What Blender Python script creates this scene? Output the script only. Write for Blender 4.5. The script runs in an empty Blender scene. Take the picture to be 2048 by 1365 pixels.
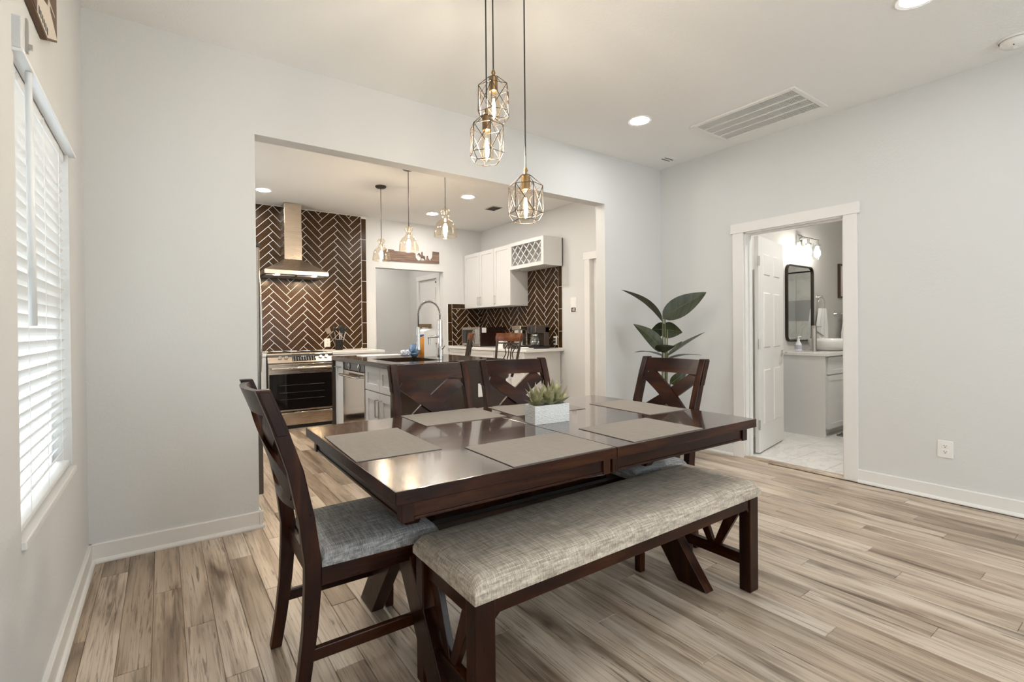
import bpy, bmesh, math, random
from mathutils import Matrix, Vector
random.seed(11)
S = bpy.context.scene
C = S.collection
R = math.radians
PI = math.pi

# ------------------------------------------------------------------ camera
def camera():
    f, yaw, pitch, roll = 970.4, 0.6039, -0.0069, -0.0093
    loc = Vector((0.3205, -3.2182, 1.1772))
    fw = Vector((math.sin(yaw)*math.cos(pitch), math.cos(yaw)*math.cos(pitch), math.sin(pitch)))
    r = Vector((math.cos(yaw), -math.sin(yaw), 0)); u = r.cross(fw)
    r2 = r*math.cos(roll) + u*math.sin(roll); u2 = -r*math.sin(roll) + u*math.cos(roll)
    cd = bpy.data.cameras.new('camera'); cd.sensor_width = 36; cd.sensor_fit = 'HORIZONTAL'
    cd.lens = f*36/2048; cd.shift_x = 30.26/2048; cd.shift_y = -16.56/2048
    cd.clip_start = 0.05; cd.clip_end = 100
    co = bpy.data.objects.new('camera', cd); C.objects.link(co)
    m = Matrix((r2, u2, -fw)).transposed().to_4x4(); m.translation = loc
    co.matrix_world = m
    S.camera = co
camera()

# ------------------------------------------------------------------ world, exposure
LED = 130.0          # recessed ceiling lights
w = bpy.data.worlds.new('sky'); S.world = w; w.use_nodes = True
bg = w.node_tree.nodes['Background']; bg.inputs[0].default_value = (0.86, 0.94, 1.0, 1); bg.inputs[1].default_value = 5.0
S.view_settings.view_transform = 'Standard'; S.view_settings.look = 'None'
S.view_settings.exposure = 0.13; S.view_settings.gamma = 1.0; S.view_settings.use_curve_mapping = False
cy = S.cycles
cy.use_denoising = True; cy.max_bounces = 5; cy.diffuse_bounces = 4; cy.glossy_bounces = 3
cy.use_adaptive_sampling = True; cy.adaptive_threshold = 0.1; cy.adaptive_min_samples = 24
cy.transmission_bounces = 6; cy.transparent_max_bounces = 16; cy.sample_clamp_indirect = 4.0
cy.caustics_reflective = False; cy.caustics_refractive = False

def portal(name, loc, rot, sx, sy):
    l = bpy.data.lights.new(name, 'AREA'); l.shape = 'RECTANGLE'; l.size = sx; l.size_y = sy
    l.cycles.is_portal = True
    o = bpy.data.objects.new(name, l); C.objects.link(o); o.location = loc; o.rotation_euler = rot
portal('window_daylight', (-0.125, -0.945, 1.28), (0, R(-90), 0), 1.38, 0.92)
portal('added_kitchen_daylight', (-0.135, 2.15, 1.6), (0, R(-90), 0), 1.1, 1.3)  # sky portal of the added kitchen window
portal('added_side_daylight', (-0.135, -4.4, 1.3), (0, R(-90), 0), 1.4, 1.6)  # sky portal of the added window behind the camera
portal('added_rear_daylight', (2.6, -6.74, 1.3), (R(90), 0, 0), 3.0, 2.2)  # sky portal of the added rear window

# ------------------------------------------------------------------ materials
MATS = {}
def mat(name, col, rough=0.5, metal=0.0, spec=0.5, coat=0.0, emit=None, es=0.0, alpha=1.0):
    if name in MATS: return MATS[name]
    m = bpy.data.materials.new(name); m.use_nodes = True
    b = m.node_tree.nodes['Principled BSDF']
    b.inputs['Base Color'].default_value = (*col, 1); b.inputs['Roughness'].default_value = rough
    b.inputs['Metallic'].default_value = metal; b.inputs['Specular IOR Level'].default_value = spec
    b.inputs['Coat Weight'].default_value = coat
    if emit: b.inputs['Emission Color'].default_value = (*emit, 1); b.inputs['Emission Strength'].default_value = es
    MATS[name] = m
    return m
def nodes(m): return m.node_tree.nodes, m.node_tree.links, m.node_tree.nodes['Principled BSDF']
def coords(m, scale=(1,1,1), kind='Object', rot=(0,0,0)):
    n, l, b = nodes(m)
    tc = n.new('ShaderNodeTexCoord'); mp = n.new('ShaderNodeMapping')
    mp.inputs['Scale'].default_value = scale; mp.inputs['Rotation'].default_value = rot
    l.new(tc.outputs[kind], mp.inputs['Vector']); return mp.outputs['Vector']
def noise(m, vec, scale, detail=4, rough=0.55, dist=0.0):
    n, l, b = nodes(m); t = n.new('ShaderNodeTexNoise')
    t.inputs['Scale'].default_value = scale; t.inputs['Detail'].default_value = detail
    t.inputs['Roughness'].default_value = rough; t.inputs['Distortion'].default_value = dist
    if vec: l.new(vec, t.inputs['Vector'])
    return t.outputs['Fac']
def ramp(m, fac, stops):
    n, l, b = nodes(m); r = n.new('ShaderNodeValToRGB'); e = r.color_ramp.elements
    while len(e) < len(stops): e.new(0.5)
    for k, (p, c) in enumerate(stops): e[k].position = p; e[k].color = (*c, 1)
    l.new(fac, r.inputs['Fac']); return r.outputs['Color']
def mixc(m, fac, a, b_, mode='MIX'):
    n, l, b = nodes(m); x = n.new('ShaderNodeMix'); x.data_type = 'RGBA'; x.blend_type = mode
    for sock, v in ((x.inputs[0], fac), (x.inputs[6], a), (x.inputs[7], b_)):
        if isinstance(v, (int, float)): sock.default_value = v
        elif isinstance(v, tuple): sock.default_value = (*v, 1)
        else: l.new(v, sock)
    return x.outputs[2]
def bump(m, fac, strength, dist=0.002):
    n, l, b = nodes(m); bp = n.new('ShaderNodeBump'); bp.inputs['Strength'].default_value = strength
    bp.inputs['Distance'].default_value = dist; l.new(fac, bp.inputs['Height']); l.new(bp.outputs['Normal'], b.inputs['Normal'])
def base(m, col): n, l, b = nodes(m); l.new(col, b.inputs['Base Color'])
def roughin(m, fac): n, l, b = nodes(m); l.new(fac, b.inputs['Roughness'])
def maprange(m, fac, a, b_):
    n, l, b = nodes(m); r = n.new('ShaderNodeMapRange'); r.inputs[3].default_value = a; r.inputs[4].default_value = b_
    l.new(fac, r.inputs[0]); return r.outputs[0]

def textured(name, col, sc, st, rough=0.75, dist=0.003):
    m = mat(name, col, rough, spec=0.3); v = coords(m)
    bump(m, noise(m, v, sc, 1, 0.6), st, dist); return m
M_wall = textured('wall_paint', (0.665, 0.665, 0.655), 70, 0.22)
M_ceil = textured('ceiling_paint', (0.86, 0.855, 0.84), 90, 0.4)
M_trim = mat('trim_paint', (0.78, 0.765, 0.74), 0.35)
M_white = mat('white_cabinet', (0.70, 0.69, 0.675), 0.35)
M_bath = textured('bath_paint', (0.70, 0.68, 0.64), 70, 0.15)
M_door = mat('door_paint', (0.80, 0.785, 0.76), 0.3)

def plank_mat():
    m = mat('oak_laminate', (0.4, 0.3, 0.2), 0.33, spec=0.5); n, l, b = nodes(m)
    oi = n.new('ShaderNodeObjectInfo'); tc = n.new('ShaderNodeTexCoord')
    off = n.new('ShaderNodeVectorMath'); off.operation = 'SCALE'; off.inputs[0].default_value = (37.0, 91.0, 13.0)
    l.new(oi.outputs['Random'], off.inputs['Scale'])
    add = n.new('ShaderNodeVectorMath'); l.new(tc.outputs['Object'], add.inputs[0]); l.new(off.outputs[0], add.inputs[1])
    def mp(s):
        q = n.new('ShaderNodeMapping'); q.inputs['Scale'].default_value = s; l.new(add.outputs[0], q.inputs['Vector']); return q.outputs[0]
    broad = noise(m, mp((9, 1.1, 1)), 1.0, 3, 0.6, 0.5)
    fine = noise(m, mp((95, 2.8, 1)), 1.0, 4, 0.72, 0.9)
    saw = noise(m, mp((36, 1.5, 1)), 1.0, 3, 0.65, 2.2)
    c1 = ramp(m, broad, [(0.27, (0.15, 0.105, 0.072)), (0.40, (0.40, 0.325, 0.255)), (0.53, (0.62, 0.535, 0.445)), (0.75, (0.74, 0.665, 0.575))])
    c2 = ramp(m, fine, [(0.32, (0.30, 0.25, 0.20)), (0.50, (0.90, 0.88, 0.86)), (0.8, (1.0, 1.0, 1.0))])
    c3 = ramp(m, saw, [(0.33, (0.22, 0.17, 0.13)), (0.41, (1, 1, 1)), (1.0, (1, 1, 1))])
    c = mixc(m, 0.75, c1, c2, 'MULTIPLY'); c = mixc(m, 0.7, c, c3, 'MULTIPLY')
    tone = ramp(m, oi.outputs['Random'], [(0.0, (0.60, 0.54, 0.48)), (0.3, (0.92, 0.88, 0.83)), (0.55, (1.0, 0.99, 0.97)), (0.8, (0.98, 0.93, 0.87)), (1.0, (0.70, 0.63, 0.56))])
    c = mixc(m, 1.0, c, tone, 'MULTIPLY'); base(m, c)
    bump(m, fine, 0.12, 0.001); roughin(m, maprange(m, fine, 0.26, 0.42)); return m
M_plank = plank_mat()

def wood_mat(name, stretch, dark=(0.007, 0.0011, 0.0004), mid=(0.025, 0.0050, 0.0013), lite=(0.085, 0.026, 0.0065), rough=0.22):
    m = mat(name, mid, rough, spec=0.22, coat=0.05); m.node_tree.nodes['Principled BSDF'].inputs['Coat Roughness'].default_value = 0.15
    a = noise(m, coords(m, stretch), 1.0, 5, 0.6, 0.5); g = noise(m, coords(m, tuple(7*s for s in stretch)), 1.0, 4, 0.7)
    c = ramp(m, a, [(0.30, dark), (0.52, mid), (0.78, lite)]); c = mixc(m, 0.35, c, ramp(m, g, [(0.35, (0.35, 0.3, 0.28)), (0.6, (1, 1, 1))]), 'MULTIPLY')
    base(m, c); roughin(m, maprange(m, g, rough, rough+0.16)); bump(m, g, 0.04, 0.001); return m
M_wx = wood_mat('espresso_wood_x', (2.2, 18, 18)); M_wy = wood_mat('espresso_wood_y', (18, 2.2, 18)); M_wz = wood_mat('espresso_wood_z', (18, 18, 2.2))
M_top = wood_mat('espresso_tabletop', (2.0, 14, 14), (0.016, 0.0045, 0.0015), (0.040, 0.0125, 0.004), (0.080, 0.030, 0.010), 0.13)
M_top.node_tree.nodes['Principled BSDF'].inputs['Specular IOR Level'].default_value = 0.6
M_top.node_tree.nodes['Principled BSDF'].inputs['Coat Weight'].default_value = 0.7; M_top.node_tree.nodes['Principled BSDF'].inputs['Coat Roughness'].default_value = 0.06
M_stoolwood = wood_mat('cherry_wood', (14, 2.5, 14), (0.06, 0.016, 0.005), (0.17, 0.05, 0.013), (0.30, 0.10, 0.03), 0.2)

def fabric_mat(name, dark, lite):
    m = mat(name, lite, 0.9, spec=0.2)
    a = noise(m, coords(m, (14, 420, 60)), 1.0, 3, 0.7); b_ = noise(m, coords(m, (420, 14, 60)), 1.0, 3, 0.7)
    n, l, _ = nodes(m); mx = n.new('ShaderNodeMath'); mx.operation = 'ADD'; l.new(a, mx.inputs[0]); l.new(b_, mx.inputs[1])
    hf = n.new('ShaderNodeMath'); hf.operation = 'MULTIPLY'; hf.inputs[1].default_value = 0.5; l.new(mx.outputs[0], hf.inputs[0])
    base(m, ramp(m, hf.outputs[0], [(0.38, dark), (0.52, tuple((x+y)/2 for x, y in zip(dark, lite))), (0.62, lite)]))
    bump(m, hf.outputs[0], 0.35, 0.0015); return m
M_linen = fabric_mat('grey_linen', (0.25, 0.20, 0.155), (0.70, 0.625, 0.525))
M_linen2 = fabric_mat('blue_grey_linen', (0.13, 0.128, 0.13), (0.60, 0.59, 0.575))
M_mat_ = fabric_mat('taupe_woven_vinyl', (0.235, 0.21, 0.19), (0.30, 0.275, 0.25))
M_towel = textured('terry_towel', (0.85, 0.84, 0.81), 350, 0.6, 0.95)

M_steel = mat('stainless_steel', (0.60, 0.55, 0.50), 0.24, 1.0)
def brushed(name, col, rough):
    m = mat(name, col, rough, 1.0); g = noise(m, coords(m, (3, 3, 260)), 1.0, 3, 0.6)
    roughin(m, maprange(m, g, rough-0.06, rough+0.1)); return m
M_brush = brushed('brushed_steel', (0.56, 0.47, 0.38), 0.24)
M_darksteel = brushed('dark_stainless', (0.16, 0.14, 0.12), 0.28)
M_fridge = mat('fridge_side_paint', (0.045, 0.032, 0.020), 0.35)
M_chrome = mat('chrome', (0.80, 0.79, 0.77), 0.12, 1.0)
M_nickel = mat('brushed_nickel', (0.55, 0.53, 0.50), 0.28, 1.0)
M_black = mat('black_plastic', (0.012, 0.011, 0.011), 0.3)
M_blackmetal = mat('black_metal', (0.02, 0.018, 0.016), 0.4, 0.6)
M_iron = mat('bronzed_iron', (0.05, 0.036, 0.027), 0.45, 0.4)
M_brass = mat('antique_brass', (0.30, 0.19, 0.09), 0.35, 0.9)
M_blackglass = mat('oven_glass', (0.006, 0.005, 0.005), 0.05, 0.0, 0.6)
M_granite = mat('dark_granite', (0.02, 0.015, 0.012), 0.13, spec=0.5)
gv = noise(M_granite, coords(M_granite), 260, 3, 0.7)
base(M_granite, ramp(M_granite, gv, [(0.40, (0.016, 0.010, 0.007)), (0.58, (0.045, 0.026, 0.016)), (0.70, (0.16, 0.12, 0.09))]))
M_quartz = mat('white_quartz', (0.80, 0.78, 0.75), 0.2)
M_grout = mat('white_grout', (0.82, 0.80, 0.77), 0.9)
M_tile = mat('brown_glazed_tile', (0.05, 0.022, 0.009), 0.22, spec=0.24)
tv = noise(M_tile, coords(M_tile, (1, 1, 1)), 9, 3, 0.6)
base(M_tile, ramp(M_tile, tv, [(0.35, (0.030, 0.0140, 0.0042)), (0.65, (0.060, 0.029, 0.0090))])); bump(M_tile, noise(M_tile, coords(M_tile), 16, 2), 0.08, 0.003)
M_marble = mat('white_marble_tile', (0.80, 0.78, 0.74), 0.2)
mv = noise(M_marble, coords(M_marble), 2.2, 5, 0.6, 2.5)
base(M_marble, ramp(M_marble, mv, [(0.42, (0.80, 0.78, 0.74)), (0.50, (0.70, 0.68, 0.645)), (0.55, (0.80, 0.78, 0.74))]))
M_greytile = mat('grey_veined_tile', (0.42, 0.42, 0.41), 0.25)
M_plate = mat('white_plastic', (0.83, 0.81, 0.78), 0.35)
M_slot = mat('dark_slot', (0.06, 0.055, 0.05), 0.6)
M_mirror = mat('mirror_silver', (0.86, 0.88, 0.87), 0.02, 1.0)
M_ceramic = mat('white_ceramic', (0.86, 0.85, 0.82), 0.12)
M_leafdark = mat('palm_leaf', (0.028, 0.040, 0.016), 0.36)
lv = noise(M_leafdark, coords(M_leafdark, (3, 60, 3)), 1.0, 2)
base(M_leafdark, ramp(M_leafdark, lv, [(0.35, (0.014, 0.020, 0.007)), (0.65, (0.040, 0.050, 0.018))]))
M_stem = mat('palm_stem', (0.10, 0.105, 0.045), 0.5)
M_agave = mat('agave_leaf', (0.17, 0.19, 0.095), 0.6)
av = noise(M_agave, coords(M_agave), 40, 3); base(M_agave, ramp(M_agave, av, [(0.35, (0.22, 0.21, 0.085)), (0.7, (0.46, 0.44, 0.27))]))
M_planter = mat('white_ceramic_hatched', (0.80, 0.79, 0.76), 0.55)
bump(M_planter, noise(M_planter, coords(M_planter, (1, 1, 2.6), rot=(0, R(40), 0)), 90, 1), 0.8, 0.005)
M_pebble = mat('pebbles', (0.16, 0.15, 0.14), 0.5)
M_slat = mat('blind_slat', (0.90, 0.91, 0.91), 0.45)
def translucent(m, fac, col):
    n, l, b = nodes(m); t = n.new('ShaderNodeBsdfTranslucent'); t.inputs[0].default_value = (*col, 1)
    x = n.new('ShaderNodeMixShader'); x.inputs[0].default_value = fac
    l.new(b.outputs[0], x.inputs[1]); l.new(t.outputs[0], x.inputs[2]); l.new(x.outputs[0], n['Material Output'].inputs[0])
translucent(M_slat, 0.07, (0.95, 0.97, 1.0))
def thinglass(name, tint, gloss, gcol=(1, 1, 1)):
    m = bpy.data.materials.new(name); m.use_nodes = True; n = m.node_tree.nodes; l = m.node_tree.links
    n.remove(n['Principled BSDF']); tr = n.new('ShaderNodeBsdfTransparent'); tr.inputs[0].default_value = (*tint, 1)
    gl = n.new('ShaderNodeBsdfGlossy'); gl.inputs['Roughness'].default_value = 0.03; gl.inputs[0].default_value = (*gcol, 1)
    lw = n.new('ShaderNodeLayerWeight'); lw.inputs[0].default_value = 0.35
    mr = n.new('ShaderNodeMapRange'); mr.inputs[3].default_value = gloss; mr.inputs[4].default_value = min(1, gloss*5); l.new(lw.outputs['Facing'], mr.inputs[0])
    x = n.new('ShaderNodeMixShader'); l.new(mr.outputs[0], x.inputs[0]); l.new(tr.outputs[0], x.inputs[1]); l.new(gl.outputs[0], x.inputs[2])
    l.new(x.outputs[0], n['Material Output'].inputs[0]); MATS[name] = m; return m
M_glass = thinglass('clear_glass', (0.97, 0.98, 0.98), 0.06)
M_amber = thinglass('warm_seeded_glass', (0.965, 0.91, 0.82), 0.10, (1.0, 0.94, 0.85))
M_winglass = thinglass('window_glass', (0.97, 0.99, 0.99), 0.05)
def emis(name, col, s):
    m = bpy.data.materials.new(name); m.use_nodes = True; n = m.node_tree.nodes; n.remove(n['Principled BSDF'])
    e = n.new('ShaderNodeEmission'); e.inputs[0].default_value = (*col, 1); e.inputs[1].default_value = s
    m.node_tree.links.new(e.outputs[0], n['Material Output'].inputs[0]); return m
M_led = emis('led_diffuser', (1.0, 0.995, 0.985), LED)
M_ledk = emis('led_diffuser_kitchen', (1.0, 0.95, 0.88), LED*1.9)
M_fil = emis('edison_filament', (1.0, 0.90, 0.76), 1500)
M_filk = emis('pendant_bulb', (1.0, 0.82, 0.62), 420)
M_hoodled = emis('hood_led', (1.0, 0.70, 0.38), 1400)
M_vanbulb = emis('vanity_bulb', (1.0, 0.94, 0.85), 60)
M_ledb = emis('added_bath_led', (1.0, 0.97, 0.92), LED*3.6)  # only for the added bathroom light
M_clock = emis('clock_digits', (0.95, 0.97, 1.0), 3)

# ------------------------------------------------------------------ helpers
ROOTM = {}
def thing(name, label, cat, loc=(0, 0, 0), rotz=0.0, group=None):
    o = bpy.data.objects.new(name, None); C.objects.link(o); o.empty_display_size = 0.1
    o.location = loc; o.rotation_euler = (0, 0, rotz); o['label'] = label; o['category'] = cat
    if group: o['group'] = group
    ROOTM[o.name] = Matrix.Translation(loc) @ Matrix.Rotation(rotz, 4, 'Z'); return o
def tag(o, label, cat, group=None, kind=None):
    o['label'] = label; o['category'] = cat
    if group: o['group'] = group
    if kind: o['kind'] = kind
    return o
def obj(name, bm, m, parent=None, bevel=0.0, smooth=False, world=False, segs=2, auto=None):
    if world and parent is not None:
        p = parent
        while p.parent: p = p.parent
        if p.name in ROOTM: bm.transform(ROOTM[p.name].inverted())
    bmesh.ops.recalc_face_normals(bm, faces=bm.faces)
    me = bpy.data.meshes.new(name); bm.to_mesh(me); bm.free()
    if m: me.materials.append(m)
    if smooth:
        for p in me.polygons: p.use_smooth = True
        if auto is not None: me.set_sharp_from_angle(angle=R(auto))
    o = bpy.data.objects.new(name, me); C.objects.link(o)
    if parent is not None: o.parent = parent
    if bevel:
        b = o.modifiers.new('bevel', 'BEVEL'); b.width = bevel; b.segments = segs; b.limit_method = 'ANGLE'; b.angle_limit = R(40)
    return o
def place(bm, loc=None):
    """put a one-mesh thing's origin at its base centre; returns the location"""
    xs = [v.co.x for v in bm.verts]; ys = [v.co.y for v in bm.verts]; zs = [v.co.z for v in bm.verts]
    c = Vector(((min(xs)+max(xs))/2, (min(ys)+max(ys))/2, min(zs)))
    bmesh.ops.translate(bm, verts=bm.verts, vec=-c); return c
def single(name, bm, m, label, cat, group=None, **k):
    c = place(bm); o = obj(name, bm, m, **k); o.location = c; return tag(o, label, cat, group)
def struct(name, bm, m, label, cat, **k):
    o = obj(name, bm, m, **k); return tag(o, label, cat, kind='structure')
def B(): return bmesh.new()
def box(bm, x0, x1, y0, y1, z0, z1, M=None):
    vs = [bm.verts.new((x, y, z)) for x in (x0, x1) for y in (y0, y1) for z in (z0, z1)]
    for f in ((0, 1, 3, 2), (4, 6, 7, 5), (0, 4, 5, 1), (2, 3, 7, 6), (0, 2, 6, 4), (1, 5, 7, 3)): bm.faces.new([vs[i] for i in f])
    if M: bmesh.ops.transform(bm, matrix=M, verts=vs)
    return bm
def bx(*a, M=None): return box(B(), *a, M=M)
def loft(bm, rings, close=True, caps=True):
    vr = [[bm.verts.new(p) for p in r] for r in rings]; n = len(vr[0])
    for a, b in zip(vr, vr[1:]):
        for i in range(n if close else n-1): bm.faces.new((a[i], a[(i+1) % n], b[(i+1) % n], b[i]))
    if caps and close: bm.faces.new(vr[0]); bm.faces.new(list(reversed(vr[-1])))
    return bm
def prism(bm, poly, axis, a, b):
    """extrude a 2D polygon: axis 0 -> poly is (y,z), 1 -> (x,z), 2 -> (x,y)"""
    def P(p, t): return ((t, p[0], p[1]), (p[0], t, p[1]), (p[0], p[1], t))[axis]
    return loft(bm, [[P(p, a) for p in poly], [P(p, b) for p in poly]])
def tube(bm, pts, r, n=8, closed=False, caps=True):
    pts = [Vector(p) for p in pts]; rs = r if isinstance(r, (list, tuple)) else [r]*len(pts); rings = []
    L = len(pts); prev = None
    for i, p in enumerate(pts):
        if closed: t = (pts[(i+1) % L] - pts[i-1])
        else: t = pts[min(i+1, L-1)] - pts[max(i-1, 0)]
        t.normalize()
        if prev is None: a = t.orthogonal().normalized()
        else: a = (prev - t*prev.dot(t)).normalized()
        prev = a; b = t.cross(a)
        rings.append([p + (a*math.cos(2*PI*k/n) + b*math.sin(2*PI*k/n))*rs[i] for k in range(n)])
    if closed: rings.append(rings[0])
    loft(bm, rings, caps=caps and not closed)
    if closed: bmesh.ops.remove_doubles(bm, verts=bm.verts, dist=1e-6)
    return bm
def lathe(bm, prof, n=24, c=(0, 0, 0), caps=True, M=None):
    rings = [[Vector((r*math.cos(2*PI*k/n), r*math.sin(2*PI*k/n), z)) for k in range(n)] for r, z in prof]
    if M: rings = [[M @ p for p in r] for r in rings]
    rings = [[p + Vector(c) for p in r] for r in rings]
    return loft(bm, rings, caps=caps)
def cyl(bm, c, r, z0, z1, n=20): return lathe(bm, [(r, z0), (r, z1)], n, c)
ROTX = Matrix.Rotation(R(90), 4, 'X'); ROTY = Matrix.Rotation(R(90), 4, 'Y')
def bar(bm, p, q, wid, thk, up=(0, 0, 1)):
    """rectangular bar from p to q: wid across, thk along up-ish"""
    p, q = Vector(p), Vector(q); t = (q-p).normalized(); u = Vector(up); s = t.cross(u).normalized(); u = s.cross(t)
    ring = lambda o: [o + s*wid/2 + u*thk/2, o - s*wid/2 + u*thk/2, o - s*wid/2 - u*thk/2, o + s*wid/2 - u*thk/2]
    return loft(bm, [ring(p), ring(q)])
def cushion(bm, x0, x1, y0, y1, z0, z1, r=0.03, crown=0.006, taper=0.0, n=22, m_=22):
    def dn(k, N, w_):
        t = k/N; return t
    xs = []; ys = []
    def axis(a, b, N):
        L = b-a; out = [0, .1, .25, .45, .7, 1.0]; pts = [a + r*o for o in out]
        pts += [a+r+(L-2*r)*k/(N-1) for k in range(1, N-1)]; pts += [b - r*o for o in reversed(out)]; return pts
    xs = axis(x0, x1, 10); ys = axis(y0, y1, 10); g = {}
    f = lambda d: math.sqrt(max(0, 1-(1-min(d/r, 1))**2))
    for i, x in enumerate(xs):
        for j, y in enumerate(ys):
            h = min(f(x-x0), f(x1-x)) * min(f(y-y0), f(y1-y)); u = (x-x0)/(x1-x0); v = (y-y0)/(y1-y0)
            yy = y*(1 - taper*(1-u))
            g[i, j] = bm.verts.new((x, yy, z0 + (z1-z0)*(0.35+0.65*h) + crown*16*u*(1-u)*v*(1-v)))
    nx, ny = len(xs), len(ys)
    for i in range(nx-1):
        for j in range(ny-1): bm.faces.new((g[i, j], g[i+1, j], g[i+1, j+1], g[i, j+1]))
    ed = [(i, 0) for i in range(nx)] + [(nx-1, j) for j in range(1, ny)] + [(i, ny-1) for i in range(nx-2, -1, -1)] + [(0, j) for j in range(ny-2, 0, -1)]
    lo = [bm.verts.new((g[e].co.x*1.0, g[e].co.y, z0)) for e in ed]; N = len(ed)
    for k in range(N): bm.faces.new((g[ed[k]], g[ed[(k+1) % N]], lo[(k+1) % N], lo[k]))
    bm.faces.new(lo); return bm
def dup(root, loc, rotz, label=None, group=None):
    r = root.copy(); C.objects.link(r); r.location = loc; r.rotation_euler = (0, 0, rotz)
    if label: r['label'] = label
    if group: r['group'] = group
    for ch in list(root.children):
        c = ch.copy(); C.objects.link(c); c.parent = r
        for g in list(ch.children):
            d = g.copy(); C.objects.link(d); d.parent = c
    return r
# ------------------------------------------------------------------ setting
W, H, D, WK, YR = 4.637, 2.83, 3.692, 4.77, -6.6
OX0, OX1, OZ, WT = 0.79, 3.80, 2.362, 0.115

floor = struct('floor', box(bx(-0.12, 8.5, YR-0.12, 5.3, -0.15, -0.006), -0.12, W+0.1, YR-0.12, -3.302, -0.006, 0.0), M_plank, 'multi-tone grey-brown oak laminate plank floor', 'floor')
pw, pl = 0.105, 1.30
YP = -3.30
pmesh = {}
def plank(x0, x1, y0, y1):
    key = (round(x1-x0, 4), round(y1-y0, 4))
    if key not in pmesh:
        hx, hy = key[0]/2-0.0004, key[1]/2-0.0004; b = 0.0018; bm = B()
        loft(bm, [[(-hx, -hy, -0.006), (hx, -hy, -0.006), (hx, hy, -0.006), (-hx, hy, -0.006)],
                  [(-hx, -hy, -b), (hx, -hy, -b), (hx, hy, -b), (-hx, hy, -b)],
                  [(-hx+b, -hy+b, 0), (hx-b, -hy+b, 0), (hx-b, hy-b, 0), (-hx+b, hy-b, 0)]])
        bmesh.ops.recalc_face_normals(bm, faces=bm.faces)
        me = bpy.data.meshes.new('plank'); bm.to_mesh(me); bm.free(); me.materials.append(M_plank); pmesh[key] = me
    o = bpy.data.objects.new('plank', pmesh[key]); C.objects.link(o); o.location = ((x0+x1)/2, (y0+y1)/2, 0); o.parent = floor
rows = [0.0]
x = -0.04; k = 0
while x < WK:
    x0, x1 = max(x, 0.002), min(x+pw, WK-0.002)
    y = YP - [0.10, 0.82, 0.41, 1.15, 0.23, 0.64, 0.98][k % 7]
    while y < D:
        a, b_ = max(y, YP), min(y+pl, D-0.002)
        cap = 0.11 if x1 > W-0.03 else None
        if x1 > W+0.01 and b_ < 0.12: pass
        elif b_ - a > 0.03: plank(x0, x1, a, b_)
        y += pl
    x += pw; k += 1

struct('ceiling', bx(-0.12, 8.5, YR-0.12, 5.3, H, H+0.12), M_ceil, 'white lightly textured ceiling', 'ceiling')

WY0, WY1, WZ0, WZ1 = -1.405, -0.49, 0.60, 1.955
bm = B()

for y0, y1, hole in ((YR-0.12, -5.2, None), (-5.2, -3.6, (0.6, 2.0)), (-3.6, WY0, None), (WY1, 1.5, None), (1.5, 2.8, (1.05, 2.15)), (2.8, 5.3, None)):
    if hole is None: box(bm, -0.13, 0, y0, y1, 0, H)
    else: box(bm, -0.13, 0, y0, y1, 0, hole[0]); box(bm, -0.13, 0, y0, y1, hole[1], H)
box(bm, -0.13, 0, WY0, WY1, 0, WZ0); box(bm, -0.13, 0, WY0, WY1, WZ1, H)
struct('wall_left', bm, M_wall, 'off-white orange-peel textured wall holding the blind-covered window', 'wall')
bm = B()
box(bm, 0, OX0, 0, WT, 0, H); box(bm, OX1, WK, 0, WT, 0, H); box(bm, OX0, OX1, 0, WT, OZ, H)
struct('wall_back', bm, M_wall, 'off-white partition wall with wide opening to the kitchen', 'wall')
DY0, DY1, DZ = -1.668, -0.885, 2.03
bm = B()
box(bm, W, W+0.12, YR-0.12, DY0, 0, H); box(bm, W, W+0.12, DY1, 0, 0, H); box(bm, W, W+0.12, DY0, DY1, DZ, H)
struct('wall_right', bm, M_wall, 'pale grey-white wall with the bathroom doorway', 'wall')
# rear wall behind the camera with a window added for daylight
bm = B()
box(bm, 0, 1.1, YR-0.12, YR, 0, H); box(bm, 4.1, W, YR-0.12, YR, 0, H); box(bm, 1.1, 4.1, YR-0.12, YR, 2.4, H); box(bm, 1.1, 4.1, YR-0.12, YR, 0, 0.2)
struct('wall_rear', bm, M_wall, 'off-white wall behind the camera with an added wide window', 'wall')
w2 = struct('added_window_2', bx(1.1, 1.17, YR-0.09, YR-0.03, 0.2, 2.4), M_trim, 'added wide window in the rear wall, unseen behind the camera', 'window')  # unseen window added so sky light fills the room evenly
for a in (2.06, 3.08): obj('window_frame', bx(a, a+0.06, YR-0.09, YR-0.03, 0.2, 2.4), M_trim, w2)
obj('window_frame', bx(4.03, 4.1, YR-0.09, YR-0.03, 0.2, 2.4), M_trim, w2)
for z in (0.2, 2.33): obj('window_frame', bx(1.17, 4.03, YR-0.09, YR-0.03, z, z+0.07), M_trim, w2)
obj('pane', bx(1.17, 4.03, YR-0.063, YR-0.057, 0.27, 2.33), M_winglass, w2)

def added_window(name, label, y0, y1, z0, z1):
    w_ = struct(name, bx(-0.10, -0.05, y0, y0+0.05, z0, z1), M_trim, label, 'window')
    obj('window_frame', bx(-0.10, -0.05, y1-0.05, y1, z0, z1), M_trim, w_)
    for z in (z0, (z0+z1)/2-0.02, z1-0.05): obj('window_frame', bx(-0.10, -0.05, y0+0.05, y1-0.05, z, z+0.05), M_trim, w_)
    obj('pane', bx(-0.078, -0.073, y0+0.04, y1-0.04, z0+0.04, z1-0.04), M_winglass, w_)
added_window('added_window_3', 'added white framed kitchen window, unseen in the left wall beyond the refrigerator', 1.5, 2.8, 1.05, 2.15)  # added out of view to brighten the island fronts
added_window('added_window_4', 'added white framed window, unseen in the left wall behind the camera', -5.2, -3.6, 0.6, 2.0)  # added out of view for more light from the left
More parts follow.
